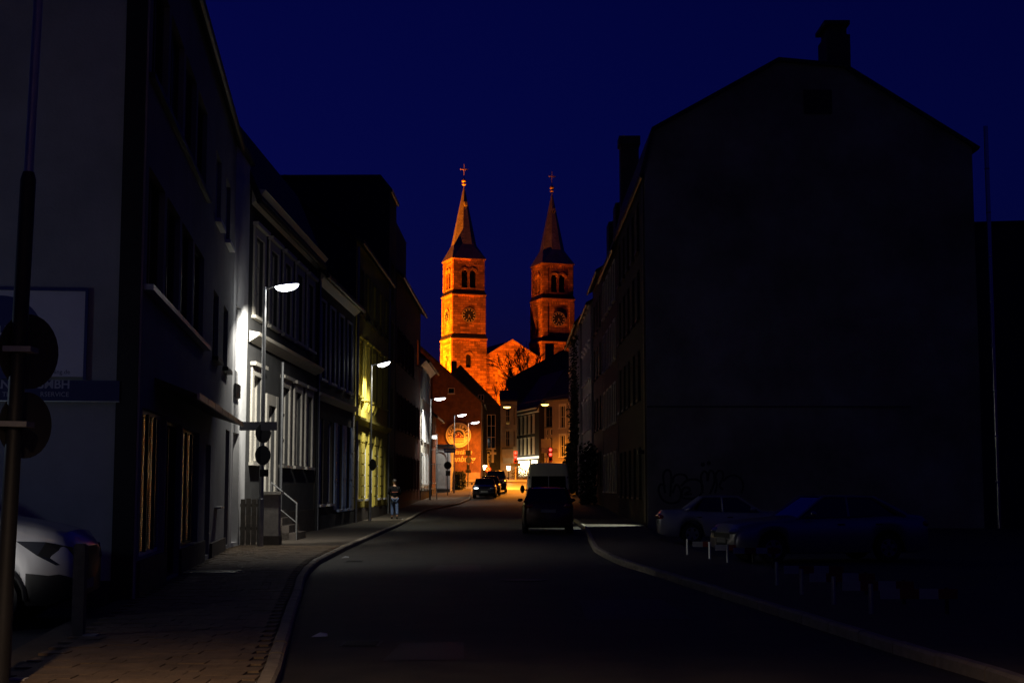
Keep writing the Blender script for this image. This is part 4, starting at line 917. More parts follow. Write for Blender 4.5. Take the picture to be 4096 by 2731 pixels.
disc_sign(l2, (-6.15, 62.9, 2.6), (.85, -.5, 0), .26)
l3, F3 = street_lamp(-5.62, 98.0, 6.9, 'third lit street lamp, before the white house', E1 * 1.2, head=.8, tiltz=.08, wall=(-1.0, 1.6, -2.2, 1600))
l4, F4 = street_lamp(-4.75, 117.0, 6.35, 'fourth lit street lamp, before the round brewery sign', E1, head=.75, tiltz=.15)
l5, F5 = street_lamp(-4.15, 135.0, 5.9, 'farthest lit street lamp, with black sign backs on its pole', E1 * .6, head=.8, tiltz=.15)
for (z0, z1_, w_) in ((4.6, 5.1, .26), (3.3, 3.75, .14), (3.0, 3.28, .26)): MB().box((-4.15 - w_, 134.86, z0), (-4.15 + w_, 134.9, z1_)).build('sign_back', SIGNB, l5)
disc_sign(l5, (-4.12, 134.88, 4.2), (.4, -.9, 0), .3)
# near pole with two round sign backs, left edge
np_ = at(10, 660, 10.6); px_ = -3.75
r, f = street_lamp(px_, 10.6, 9.2, 'tall near lamp post with two round sign backs at the left picture edge', 7, dirx=1, arm=1.0, glow=0, pole_bot=.045, pole_top=.034, group='lamp posts at the near end', col=(1, .62, .3), lens=EM('warm_lens', (1, .6, .25), 6), zoff=0)
r.rotation_euler = (0, R(1.2), 0)
MB().tube([(px_, 10.6, 0), (px_, 10.6, 3.92), (px_, 10.6, 3.98)], [.062, .058, .042], 14).build('pole_sleeve', DKMET, r, smooth=True)
for k, (pyc, rad) in enumerate(((351, .285), (424.5, .25))):
    c = at(21 - k * 2.0, pyc, 10.75); disc_sign(r, c, (.86, -.5, 0), rad); MB().box((px_ - .09, 10.51, c.z - .02), (px_ + .12, 10.69, c.z + .02)).build('clamp', STEEL, r)
# lamp behind the viewpoint, its warm light reaches the near road
street_lamp(-3.5, 2.2, 7.2, 'warm street lamp standing on the left pavement behind the viewpoint', 3600, dirx=1, arm=.9, group='lamp posts at the near end', col=(1, .68, .42), lens=MATS['warm_lens'], spot=126, glow=0)
pk = thing('added_car_light', 'added unseen floodlight aimed at the silver car from the left', 'floodlight', (-8.3, 12.0, 0))  # unseen light added to brighten the silver car and the gable wall
MB().tube([(-8.3, 12, 0), (-8.3, 12, 2.9)], .05, 8).build('post', STEEL, pk); MB().box((-8.5, 11.9, 1.5), (-8.1, 12.1, 1.8)).build('housing', DKMET, pk)
for (_n, _t, _e) in (('added_car_beam', 'SPOT', 520), ('added_gable_glow', 'POINT', 30)):
    _l = bpy.data.lights.new(_n, _t); _l.energy = _e; _l.color = (1, .95, .88) if _t == 'SPOT' else (.6, .76, 1); _l.shadow_soft_size = .15
    if _t == 'SPOT': _l.spot_size = R(16); _l.spot_blend = .6
    _o = bpy.data.objects.new(_n, _l); COL.objects.link(_o); _o.parent = pk; _o.location = (.12, .6, 1.6 if _t == 'SPOT' else 2.9); _o.rotation_euler = Vector((2.35, 3.7, -.7)).to_track_quat('-Z', 'Y').to_euler()

# ================================================================== SIGNS, SIGNALS AND LANTERNS
def post(name, label, cat, x, y, h, r=.035, mat=STEEL, group=None):
    t = thing(name, label, cat, (x, y, gz(y) + .1), group=group); MB().tube([(x, y, gz(y)), (x, y, gz(y) + h)], r, 8).build('post', mat, t); return t
ow = post('one_way_sign', 'blue one-way sign with white arrow pointing left on a post', 'road sign', -4.95, 110, 4.1, mat=SIGNB)
ONB = M('traffic_blue', (.03, .08, .35), .4, var=.05)
c = at(449.5, 450, 109.9); MB().box((c.x - .43, 109.9, c.z - .17), (c.x + .43, 109.93, c.z + .17)).build('plate', ONB, ow)
aw = MB().poly([(c.x + q * 1.0, 109.895, c.z + z_) for q, z_ in ((-.38, 0), (-.2, .14), (-.2, .075), (.36, .075), (.36, -.075), (-.2, -.075), (-.2, -.14))]); aw.build('arrow', TRIMW, ow)
text(MB(), 'Einbahnstraße', .085, (c.x + .08, 109.89, c.z - .03), (1, 0, 0), (0, 0, 1)).build('lettering', SNAVY, ow)
disc_sign(ow, (-4.95, 109.9, 3.3), (.3, -1, 0), .3); MB().box((-5.1, 109.9, 2.5), (-4.75, 109.94, 2.9)).build('sign_back', SIGNB, ow)
sp_ = post('sign_post', 'thin steel post with crossbars and small white plate beside the third lamp', 'sign post', -5.2, 98.8, 4.6, .03)
MB().box((-5.55, 98.7, 4.95), (-5.2, 98.73, 5.2)).build('plate', TRIMW, sp_); MB().box((-5.6, 98.76, 4.2), (-4.75, 98.8, 4.23)).box((-5.6, 98.76, 3.2), (-4.9, 98.8, 3.23)).build('crossbar', STEEL, sp_); MB().box((-5.1, 98.7, 2.75), (-4.98, 98.8, 2.9)).build('box', TRIMW, sp_)
REDL = EM('red_signal_lens', (1, .05, .03), 6.0); OFFL = M('dark_lens', (.02, .015, .01), .2, var=0); REDH = M('red_glow_hood', (.35, .02, .015), .5, var=.1)
def signal(x, y, zc, label, lit=True, n=2, base=None, twin=False):
    t = post('traffic_signal', label, 'traffic light', x, y, zc - gz(y), .06, M('signal_post_paint', (.55, .42, .26), .5, var=.1), group='traffic lights at the crossing')
    MB().box((x - .17, y - .16, zc - .75), (x + .17, y + .1, zc + .55)).build('housing', SIGNB if not lit else REDH, t)  # lit signals: red glow of the lenses painted on housing and visors
    for k in range(3):
        zz = zc + .35 - k * .42; on_ = lit and k < n
        hd = MB().tube([(x, y - .16, zz), (x, y - .34, zz - .02)], .15, 14, cap=False).build('visor', REDH if lit else SIGNB, t)
        MB().disc((x, y - .165, zz), (0, -1, 0), .12, .02, 16).build('lens', REDL if on_ else OFFL, t)
    return t
def red_glow(t, x, y, z):
    l = bpy.data.lights.new('signal_light', 'POINT'); l.energy = 1.5; l.color = (1, .05, .03); l.shadow_soft_size = .1; o = bpy.data.objects.new('signal_light', l); COL.objects.link(o); o.parent = t; o.location = Vector((x, y - .45, z)) - t.location
s1 = signal(.36, 144, 4.72, 'traffic light showing red on a pale post before the lit shop'); red_glow(s1, .36, 144, 4.8)
MB().box((-.15, 143.8, 3.75), (.9, 143.84, 4.05)).build('sign_back', SIGNB, s1)
s2 = signal(3.45, 128, 4.62, 'traffic light showing red above the white van'); red_glow(s2, 3.45, 128, 4.7)
ORB = M('back_of_sign_metal', (.5, .42, .3), .5, metal=.3, var=.15)
db = thing('direction_sign', 'backs of two stacked direction sign boards lit orange above the van', 'road sign', (3.2, 128.4, 1.6))
MB().tube([(3.1, 128.4, 1.5), (3.1, 128.4, 6.1)], .05, 8).build('post', STEEL, db); MB().tube([(3.35, 128.4, 1.5), (3.35, 128.4, 6.1)], .05, 8).build('post', STEEL, db)
MB().box((2.62, 128.3, 5.15), (3.55, 128.33, 5.95)).build('board', ORB, db); MB().box((2.66, 128.3, 4.7), (4.1, 128.335, 5.12)).build('board', ORB, db)
s3 = signal(-2.35, 143.4, 4.75, 'unlit traffic light seen before the dark gable house', lit=False)
nl_ = post('no_turn_sign', 'round red-ringed no-turn sign on a post at the crossing', 'road sign', -2.42, 142.5, 2.9, .04)
c = at(488, 468.7, 142.4); MB().disc(c, (0.25, -1, 0), .30, .02, 28).build('plate', TRIMW, nl_); nn = Vector((.25, -1, 0)).normalized(); MB().ring(c + nn * .022, nn, .22, .30, .01, 28).build('red_ring', M('traffic_red', (.55, .03, .02), .4, var=0), nl_)
q = c + nn * .026; tx = Vector((-nn.y, nn.x, 0)); MB().poly([q + tx * .16 + Vector((0, 0, -.19)), q + tx * .2 + Vector((0, 0, -.14)), q - tx * .16 + Vector((0, 0, .19)), q - tx * .2 + Vector((0, 0, .14))]).build('slash', MATS['traffic_red'], nl_)
wc = thing('wooden_cross', 'pale wooden cross fixed on the dark gable house', 'cross', (-2.2, 160.8, 4))
a = at(492.7, 448.6, 160.8); b = at(492.7, 462, 160.8); h_ = at(489, 452.8, 160.8); k_ = at(496.3, 452.8, 160.8)
MB().box((a.x - .13, 160.7, b.z), (a.x + .13, 160.8, a.z)).build('upright', TRIM, wc); MB().box((h_.x, 160.64, h_.z - .13), (k_.x, 160.698, h_.z + .13)).build('crossbeam', TRIM, wc); MB().box((a.x - .38, 160.65, a.z - .02), (a.x + .18, 160.85, a.z + .12)).build('cap', TRIM, wc)
for i, (px, py, lab) in enumerate(((485, 467, 'glowing lantern in front of the dark gable house'), (508.6, 467.7, 'glowing lantern in front of the pale oriel house'))):
    c = at(px, py, 148); t = thing('lantern', lab, 'lantern', (c.x, 148, gz(148)), group='lanterns at the crossing')
    MB().tube([(c.x, 148, gz(148)), (c.x, 148, c.z - .2)], .05, 8).build('post', DKMET, t)
    MB().tube([(c.x, 148, c.z - .22), (c.x, 148, c.z + .22)], [.14, .22], 8).build('glass', EM('lantern_glow', (1, .72, .35), 14), t); MB().tube([(c.x, 148, c.z + .222), (c.x, 148, c.z + .34)], [.24, .06], 8).build('cap', DKMET, t)
    l = bpy.data.lights.new('lantern_light', 'POINT'); l.energy = 45; l.color = (1, .62, .25); l.shadow_soft_size = .25; o = bpy.data.objects.new('lantern_light', l); COL.objects.link(o); o.parent = t; o.location = (0, -.4, c.z - gz(148))
# sodium lamps hung on a wire
wa = Vector((-3.2, 149.8, 10.35)); wb_ = Vector((5.05, 126.4, 9.9))
wire = MB().tube([wa.lerp(wb_, t / 10) - Vector((0, 0, .35 * math.sin(math.pi * t / 10))) for t in range(11)], .012, 5); tag(wire.build('overhead_wire', DKMET), 'overhead wire stretched across the crossing carrying two hanging lamps', 'wire')
for (px, py, Y, lab) in ((507, 406.5, 142.5, 'orange lamp hanging over the crossing before the pale house'), (545, 404, 132.0, 'orange lamp hanging over the crossing before the beige house')):
    c = at(px, py, Y); t = thing('hanging_lamp', lab, 'hanging lamp', tuple(c), group='sodium lamps on the wire')
    MB().tube([c + Vector((0, 0, .1)), c + Vector((0, 0, .45))], .02, 6).build('hanger', DKMET, t); MB().ball(c + Vector((0, 0, .03)), .42, .42, .16, 16, 5, 0, 1).build('shade', DKMET, t, smooth=True)
    MB().ball(c, .36, .36, .13, 16, 5, -1, 0).build('lens', EM('sodium_lens', (1, .50, .10), 9), t, smooth=True)
    l = bpy.data.lights.new('sodium_light', 'SPOT'); l.energy = 18000; l.spot_size = R(166); l.spot_blend = .3; l.color = (1, .29, .02); l.shadow_soft_size = .3; o = bpy.data.objects.new('sodium_light', l); COL.objects.link(o); o.parent = t; o.location = (0, 0, -.25)
# shrubs by the lit shop
sh = thing('shrub', 'dark shrub on the far pavement below the lit shop window', 'shrub', (1.2, 150, 2.4))
def svol():
    a = random.uniform(0, 6.28); r_ = math.sqrt(random.random()); return Vector((1.4 + 1.5 * r_ * math.cos(a), 150 + .9 * r_ * math.sin(a), 2.45 + 1.6 * random.random() * (1 - .5 * r_ * r_)))
foliage(None, '', '', '', svol, 1500, .09, parent=sh, mat=M('shrub_leaf', (.05, .04, .015), .7, var=.4)); MB().tube([(1.4, 150, 2.3), (1.4, 150, 3.4)], .04, 6).build('stem', BARK, sh)
# bollards and barriers
for (x, y, h, lab) in ((-4.37, 14.55, 1.02, 'grey timber bollard in front of the silver car'), (-3.95, 11.2, 1.0, 'timber bollard beside the near lamp post')):
    t = thing('bollard', lab, 'bollard', (x, y, .1), group='timber bollards'); MB().box((x - .058, y - .05, 0), (x + .058, y + .05, h)).build('post', WOOD, t); MB().box((x - .045, y - .04, h), (x + .045, y + .04, h + .015)).build('cap', WOOD, t)
    MB().box((x + .06, y - .06, .0), (x + .2, y + .06, .135)).build('foot', CONC, t)
BRW = M('barrier_white', (.34, .34, .35), .5, var=.15); BRR = M('barrier_red', (.2, .02, .018), .5, var=.15)
for i, (x, y) in enumerate(((4.05, 32.2), (4.3, 30.4), (4.45, 28.9), (4.2, 22.2), (4.2, 20.3), (4.27, 18.6), (4.4, 17.2))):
    lab = ['farthest low red-white barrier, in front of the older sedan', 'second farthest low red-white barrier', 'low red-white barrier beside the headlights of the blue-grey car', 'fourth nearest low red-white barrier', 'third nearest low red-white barrier', 'second nearest low red-white barrier', 'nearest low red-white barrier of the row'][i]
    t = thing('parking_barrier', lab, 'barrier', (x + .35, y, 0), group='red-white parking barriers along the lot')
    for k in range(4): MB().box((x + k * .23, y - .012, .28), (x + k * .23 + .229, y + .012, .40)).build('stripe', BRW if k % 2 == 0 else BRR, t)
    MB().tube([(x - .12, y - .02, 0), (x - .12, y - .02, .46)], .03, 8).build('leg', STEEL, t); MB().tube([(x + .8, y + .03, 0), (x + .8, y + .03, .42)], .025, 8).build('leg', DKMET, t)

# ================================================================== VEHICLES
TYRE = M('tyre_rubber', (.012, .012, .013), .85, var=.2); RIM = M('alloy_rim', (.4, .41, .43), .3, metal=.9, var=.1); CARG = M('car_glass', (.004, .005, .007), .04, spec=.7, var=0, coat=.5)
HLT = M('headlight_glass', (.35, .36, .38), .08, metal=.6, var=0, coat=1.0); TLT = M('tail_light', (.25, .01, .01), .1, var=0, coat=1.0); BLK = M('black_trim', (.01, .01, .011), .55, var=.1); PLATE = M('number_plate', (.22, .22, .21), .5, var=0)
def lerp(pl, x):
    if x <= pl[0][0]: return pl[0][1]
    for (a, va), (b, vb) in zip(pl, pl[1:]):
        if a <= x <= b: return va + (vb - va) * (x - a) / (b - a)
    return pl[-1][1]
def car(label, loc, rz, paint, lit=None, clad=None, hl=None, L=4.5, W=1.76, H=1.43, wb=2.65, hood=.92, cowl=.98, trunk=1.0, tail=.9, xc=.75, xf=.15, xr=-1.0, xb=-1.65, wr=.31, zb0=.2, name='parked_car', cat='car', spoiler=False, group=None, chin=None, wcap=.30):
    t = thing(name, label, cat, (loc[0], loc[1], loc[2] if len(loc) > 2 else gz(loc[1])), rz, group); local(t)
    fx = L / 2 - (L - wb) * .46; ax = [fx, fx - wb]
    deckp = [(-L / 2, tail - .12), (-L / 2 + .08, tail), (xb - .02, trunk), (xb, trunk), (xc, cowl), (xc + .02, cowl), (L / 2 - .45, hood), (L / 2 - .12, hood - .09), (L / 2, hood - .28)]
    xs = [-L / 2, -L / 2 + .03, -L / 2 + .1, -L / 2 + .25]; x = -L / 2 + .35
    while x < L / 2 - .3: xs.append(x); x += .075
    xs += [L / 2 - .25, L / 2 - .14, L / 2 - .07, L / 2 - .02, L / 2]
    rings = []
    for x in xs:
        e = min(1, (L / 2 - abs(x)) / .55); w = W / 2 * (.84 + .16 * math.sqrt(max(0, 1 - (1 - e) ** 2)))
        d = lerp(deckp, x); zb = zb0 + .1 * (1 - min(1, (L / 2 - abs(x)) / .25))
        for a in ax:
            R_ = wr + .055
            if abs(x - a) < R_: zb = max(zb, wr + math.sqrt(R_ * R_ - (x - a) ** 2))
        h = d - zb
        prof = [(0, zb), (.80, zb), (.955, zb + .02), (.985, zb + .16 * h), (1.0, zb + .42 * h), (.99, zb + .68 * h), (.955, zb + .86 * h), (.90, zb + .95 * h), (.80, d), (.4, d + .02), (0, d + .03)]
        half = [(x, w * a, z) for a, z in prof]; rings.append(half + [(x, -q[1], q[2]) for q in half[-2:0:-1]])
    n = len(rings[0]); mb = MB(); vs = [p for r_ in rings for p in r_]; fs = []
    for i in range(len(rings) - 1):
        for k in range(n): fs.append((i * n + k, i * n + (k + 1) % n, (i + 1) * n + (k + 1) % n, (i + 1) * n + k))
    fs += [tuple(range(n)), tuple(range((len(rings) - 1) * n, len(rings) * n))]
    mb.add(vs, fs)
    if clad: mb.mi = [1 if max(vs[i][2] for i in f) < clad + .12 and sum(vs[i][2] for i in f) / len(f) < clad or (len(f) > 4) else 0 for f in fs]
    body = mb.build('body', [paint, BLK] if clad else paint, t, smooth=True)
    wbs = W / 2 * .90; wt = W / 2 * .70; zc_, zr_ = cowl - .02, trunk - .02
    g = MB(); gl = [(xc, zc_), (xf, H - .03), (xr, H - .05), (xb, zr_)]
    xB = (xf + xr) / 2 + .05; xBb = xB + .02
    for s in (-1, 1):
        for q in ([(xc - .06, wbs, zc_), (xf - .02, wt, H - .05), (xB + .03, wt, H - .045), (xBb + .03, wbs, (zc_ + zr_) / 2)], [(xBb - .03, wbs, (zc_ + zr_) / 2), (xB - .03, wt, H - .045), (xr + .05, wt, H - .06), (xb + .28, wbs, zr_)]):
            MB().poly([(p[0], s * p[1], p[2]) for p in q]).build('side_window', CARG, t)
    MB().poly([(xc, -wbs + .05, zc_ + .01), (xc, wbs - .05, zc_ + .01), (xf, wt - .04, H - .03), (xf, -wt + .04, H - .03)]).build('windscreen', CARG, t)
    MB().poly([(xb, -wbs + .05, zr_ + .01), (xb, wbs - .05, zr_ + .01), (xr, wt - .04, H - .05), (xr, -wt + .04, H - .05)]).build('rear_window', CARG, t)
    rf = MB(); nx, ny = 7, 7; vs = []; fs = []
    for i in range(nx):
        for j in range(ny):
            a = i / (nx - 1); b = j / (ny - 1) * 2 - 1; xx = xr - .04 + (xf + .03 - xr + .04) * a; zz = H - .05 + .05 * (1 - b ** 4) * (1 - (2 * a - 1) ** 4 * .6) - (.02 if a < .1 else 0); vs.append((xx, b * (wt + .02), zz))
    for i in range(nx - 1):
        for j in range(ny - 1): fs.append((i * ny + j, i * ny + j + 1, (i + 1) * ny + j + 1, (i + 1) * ny + j))
    rf.add(vs, fs); rf.build('roof', paint, t, smooth=True)
    for s in (-1, 1):
        pl = MB(); pl.tube([(xc + .03, s * (wbs - .02), zc_ - .02), (xf, s * wt, H - .035)], .035, 6).tube([(xf, s * wt, H - .035), (xr, s * wt, H - .05)], .03, 6).tube([(xr, s * wt, H - .05), (xb, s * (wbs - .02), zr_)], [.05, .075], 6).tube([(xBb, s * (wbs - .005), (zc_ + zr_) / 2), (xB, s * (wt - .0), H - .045)], .03, 6)
        pl.build('pillar', paint, t)
    for s in (-1, 1):
        if not clad: MB().ball((L / 2 - .16, s * (W / 2 - .30), hood - .22), .2, .22, .085, 14, 8).build('headlight', EM('headlight_glint', (.85, .95, 1), 2.2) if lit == s else HLT, t, smooth=True)  # emission on one headlight stands in for a lamp glint
        MB().ball((-L / 2 + .10, s * (W / 2 - .24), tail - .16), .14, .2, .10, 14, 8).build('tail_light', TLT, t, smooth=True)
        if clad:
            hp = [(L / 2 - .60, W / 2 * .985, hood - .17), (L / 2 - .30, W / 2 * .96, hood - .18), (L / 2 - .06, W / 2 * .80, hood - .24), (L / 2 - .02, W / 2 * .78, hood - .40), (L / 2 - .20, W / 2 * .93, hood - .42), (L / 2 - .38, W / 2 * .985, hood - .32)]
            hc = Vector((L / 2 - .5, W / 2 - .5, hood - .3)); ho = [Vector(q) + (Vector(q) - hc).normalized() * .05 for q in hp]
            hm_ = MB().add([(q.x, s * q.y, q.z) for q in ho] + [(q.x * .98, s * q.y * .9, q.z) for q in [Vector(q) for q in hp]], [(0, 1, 2, 3, 4, 5)] + [(i, (i + 1) % 6, 6 + (i + 1) % 6, 6 + i) for i in range(6)]); hm_.build('headlight', hl, t)
            MB().ball((L / 2 - .1, s * W / 2 * .85, hood - .36), .06, .05, .035, 10, 6).build('indicator', HLT, t, smooth=True)
            MB().tube([(L / 2 - .62, s * (W / 2 * .975), hood - .20), (L / 2 - 1.2, s * (W / 2 * .985), hood - .13), (L / 2 - 2.0, s * W / 2 * .985, hood - .1)], [.006, .014, .014], 6).build('fender_crease', paint, t, smooth=True)
            MB().tube([(fx + (wr + .06) * math.cos(a_ * math.pi / 10), s * W / 2 * .985, wr + (wr + .06) * math.sin(a_ * math.pi / 10)) for a_ in range(11)], .03, 6).build('arch_trim', BLK, t, smooth=True)
        m_ = MB().ball((xc - .28, s * (W / 2 + .07), cowl + .07), .07, .1, .065, 10, 6).build('mirror', paint, t, smooth=True)
        for hx in (xBb + .12, xBb - .75): MB().box((hx, s * W / 2 * .985 - .012, cowl - .17), (hx + .16, s * W / 2 * .985 + .012, cowl - .14)).build('door_handle', BLK, t)
        for a in ax:
            wl_ = MB(); rr = [(.5, .58), (.78, .97), (1, 1), (1, 1), (.78, .97), (.5, .58)]
            yb = s * (W / 2 - .11)
            prof = [(-.1, wr * .62), (-.1, wr * .93), (-.06, wr), (.06, wr), (.1, wr * .93), (.1, wr * .62)]; N = 24; vs = []; fs = []
            for k in range(N):
                th = 2 * math.pi * k / N
                for (yy, q) in prof: vs.append((a + q * math.cos(th), yb + yy, wr + q * math.sin(th)))
            for k in range(N):
                for j in range(5): fs.append((k * 6 + j, k * 6 + j + 1, ((k + 1) % N) * 6 + j + 1, ((k + 1) % N) * 6 + j))
            wl_.add(vs, fs); wo_ = wl_.build('wheel', TYRE, t, smooth=True)
            rm = MB(); rm.disc((a, yb + s * .05, wr), (0, s, 0), wr * .62, .01, 20)
            rm.build('hub', BLK, wo_)
            rs = MB()
            for k in range(5):
                th = 2 * math.pi * k / 5 + .3; d = Vector((math.cos(th), 0, math.sin(th))); e_ = Vector((-math.sin(th), 0, math.cos(th))); p = Vector((a, yb + s * .075, wr))
                rs.add([p - e_ * .04, p + e_ * .04, p + d * wr * .6 + e_ * .055, p + d * wr * .6 - e_ * .055], [(0, 1, 2, 3)])
            rs.ring((a, yb + s * .07, wr), (0, s, 0), wr * .54, wr * .63, .02, 24); rs.build('rim', RIM, wo_)
    MB().box((L / 2 - .02, -.26, .42), (L / 2 + .02, .26, .53)).build('number_plate', PLATE, t); MB().box((-L / 2 - .02, -.26, tail - .38), (-L / 2 + .012, .26, tail - .27)).build('number_plate', PLATE, t)
    MB().box((L / 2 - .06, -W / 2 * .55, hood - .36), (L / 2 + .006, W / 2 * .55, hood - .25)).build('grille', BLK, t)
    for sx in (-1, 1):
        bp = MB()
        x0 = sx * (L / 2 - .02); bp.add([(x0 - sx * .5, -W / 2 * .985, zb0 + .12), (x0, -W / 2 * .82, zb0 + .10), (x0 + sx * .035, 0, zb0 + .1), (x0, W / 2 * .82, zb0 + .10), (x0 - sx * .5, W / 2 * .985, zb0 + .12), (x0 - sx * .5, -W / 2 * .99, zb0 + .30), (x0, -W / 2 * .85, zb0 + .30), (x0 + sx * .04, 0, zb0 + .30), (x0, W / 2 * .85, zb0 + .30), (x0 - sx * .5, W / 2 * .99, zb0 + .30)], [(0, 1, 6, 5), (1, 2, 7, 6), (2, 3, 8, 7), (3, 4, 9, 8)])
        bp.build('bumper', BLK if chin is None else chin, t, smooth=True)
    return t
SILV = M('silver_paint', (.52, .52, .54), .36, metal=.55, var=.03, coat=.6); BLUS = M('blue_grey_paint', (.27, .27, .28), .34, metal=.6, var=.03, coat=.6); PALES = M('pale_blue_silver_paint', (.32, .32, .34), .4, metal=.4, var=.03, coat=.5)
REDP = M('dark_red_paint', (.035, .003, .003), .3, metal=.2, var=.03, coat=.6); BLKP = M('black_paint', (.012, .013, .018), .22, metal=.2, var=.03, coat=.8)
h35 = R(5)
fc = Vector((-5.05, 17.12)); hd_ = Vector((math.cos(h35), math.sin(h35))); Ls = 4.6
car('silver car parked nose-out beside the near gable wall, only its front in view', (fc.x - hd_.x * Ls / 2, fc.y - hd_.y * Ls / 2, 0), h35, SILV, L=Ls, W=1.84, H=1.78, hood=1.16, cowl=1.3, trunk=1.2, tail=1.15, xc=1.05, xf=.35, xr=-1.6, xb=-2.1, wr=.34, zb0=.26, clad=.6, hl=M('smoked_headlight', (.03, .032, .036), .06, var=0, coat=1.0))
car('dark red hatchback seen from behind in front of the white van', (1.27, 52.0, 0), R(90), REDP, L=4.1, W=1.8, H=1.62, hood=.98, cowl=1.08, trunk=1.12, tail=1.12, xc=.95, xf=.3, xr=-1.5, xb=-1.95, wr=.31)
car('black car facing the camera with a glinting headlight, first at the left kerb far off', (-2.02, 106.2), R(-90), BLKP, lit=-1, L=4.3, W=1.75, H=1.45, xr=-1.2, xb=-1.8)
car('dark estate car parked second in the far left line', (-1.75, 112.6), R(-90), BLKP, L=4.5, W=1.75, H=1.55, xr=-1.6, xb=-2.1, trunk=1.05, tail=1.05)
car('tall dark car parked last in the far left line', (-1.35, 120.5), R(-90), BLKP, L=4.5, W=1.85, H=1.85, hood=1.05, cowl=1.15, trunk=1.2, tail=1.15, xr=-1.6, xb=-2.1)
car('older pale sedan parked rear-out close to the graffiti wall', (6.42, 41.4, 0), R(-4), PALES, L=4.42, W=1.69, H=1.38, hood=.86, cowl=.92, trunk=.96, tail=.93, xc=.72, xf=.05, xr=-.95, xb=-1.42, wr=.3)
car('blue-grey sedan parked facing the road behind the barriers', (6.75, 31.6, 0), R(180 + 12), BLUS, L=4.5, W=1.74, H=1.44, hood=.88, cowl=.97, trunk=1.02, tail=.98, xc=.8, xf=.15, xr=-1.0, xb=-1.7, wr=.31)

def van(label, loc, rz):
    t = thing('delivery_van', label, 'van', (loc[0], loc[1], gz(loc[1])), rz); local(t)
    VW = M('van_white_paint', (.62, .60, .54), .4, var=.08, scale=3, coat=.3)
    L, W, H = 5.3, 2.0, 2.66; xs = [-L / 2, -L / 2 + .04, -L / 2 + .12, -L / 2 + .3, -1, 0, .9, 1.35, 1.75, 2.1, 2.4, 2.55, L / 2]
    top = [(-L / 2, H - .1), (-L / 2 + .12, H - .02), (-1, H), (.9, H), (1.2, H - .1), (2.0, 1.35), (2.45, 1.1), (L / 2, .7)]
    wr, ax = .34, [1.75, -1.55]; fine = sorted(set(xs + [a + d * .08 for a in ax for d in range(-6, 7)])); rings = []
    for x in fine:
        h = lerp(top, x); e = min(1, (L / 2 - abs(x)) / .14); w = W / 2 * (.93 + .07 * math.sqrt(max(0, 1 - (1 - e) ** 2))); zb = .3
        for a in ax:
            if abs(x - a) < wr + .06: zb = max(zb, wr + math.sqrt((wr + .06) ** 2 - (x - a) ** 2))
        tt = lambda z: 1.0 if z < 1.1 else 1.0 - .135 * ((z - 1.1) / 1.55) ** 1.4
        zl = [zb, zb + .01, max(zb + .02, min(.6, h - .3)), max(zb + .03, min(1.1, h - .2)), max(zb + .05, h * .75), h - .18, h - .06, h]
        wd = [.8, .98, 1.0, 1.0, tt(zl[4]), tt(zl[5]), tt(zl[6]) - .03, tt(zl[7]) - .13]
        half = [(x, 0, zb)] + [(x, w * a, z) for a, z in zip(wd, zl)] + [(x, 0, h + .02)]; rings.append(half + [(x, -q[1], q[2]) for q in half[-2:0:-1]])
    n = len(rings[0]); fs = [(i * n + k, i * n + (k + 1) % n, (i + 1) * n + (k + 1) % n, (i + 1) * n + k) for i in range(len(rings) - 1) for k in range(n)] + [tuple(range(n)), tuple(range((len(rings) - 1) * n, len(rings) * n))]
    MB().add([p for r_ in rings for p in r_], fs).build('body', VW, t, smooth=True)
    xe = -L / 2
    for s in (-1, 1):
        d = MB().add([(xe - .02, s * .012, .5), (xe - .02, s * .86, .5), (xe - .02, s * .84, 1.3), (xe - .02, s * .745, 2.55), (xe - .02, s * .012, 2.55), (xe + .01, s * .012, .5), (xe + .01, s * .86, .5), (xe + .01, s * .84, 1.3), (xe + .01, s * .745, 2.55), (xe + .01, s * .012, 2.55)], [(0, 1, 2, 3, 4), (0, 1, 6, 5), (1, 2, 7, 6), (2, 3, 8, 7), (3, 4, 9, 8), (4, 0, 5, 9)]).build('rear_door', VW, t)
        MB().add([(xe - .024, s * .02, 1.3), (xe - .024, s * .82, 1.3), (xe - .024, s * .775, 2.05), (xe - .024, s * .02, 2.05)], [(0, 1, 2, 3)]).build('rear_window', CARG, d)
        MB().box((xe - .03, s * .93 - .05, .85), (xe + .05, s * .93 + .05, 1.45)).build('tail_light', TLT, t)
        for hz in (1.95, .95): MB().box((xe - .05, s * .885 - .03, hz), (xe + .0, s * .885 + .03, hz + .08)).build('door_hinge', BLK, t)
        MB().ball((1.55, s * 1.17, 1.45), .1, .12, .2, 10, 6).build('mirror', BLK, t, smooth=True); MB().tube([(1.55, s * .95, 1.4), (1.55, s * 1.12, 1.45)], .03, 6).build('mirror_arm', BLK, t)
        MB().ball((2.5, s * .75, .85), .15, .18, .14, 12, 8).build('headlight', HLT, t, smooth=True)
        MB().poly([(1.0, s * .93, 1.35), (1.9, s * .96, 1.35), (1.35, s * .885, 2.1), (1.0, s * .88, 2.1)]).build('side_window', CARG, t)
        for a in ax:
            w_ = MB().tube([(a, s * .78, wr), (a, s * .98, wr)], wr, 24).build('wheel', TYRE, t); MB().disc((a, s * .975, wr), (0, s, 0), wr * .6, .02, 20).build('rim', RIM, w_)
    MB().poly([(1.22, -.78, 2.45), (1.22, .78, 2.45), (2.03, .85, 1.4), (2.03, -.85, 1.4)]).build('windscreen', CARG, t)
    MB().box((xe - .08, -.9, .36), (xe + .02, .9, .52)).build('bumper', BLK, t); MB().box((xe - .032, -.26, .8), (xe - .022, .26, .91)).build('number_plate', PLATE, t)
van('white high-roofed delivery van seen from behind beyond the red hatchback', (1.68, 68.4), R(90))

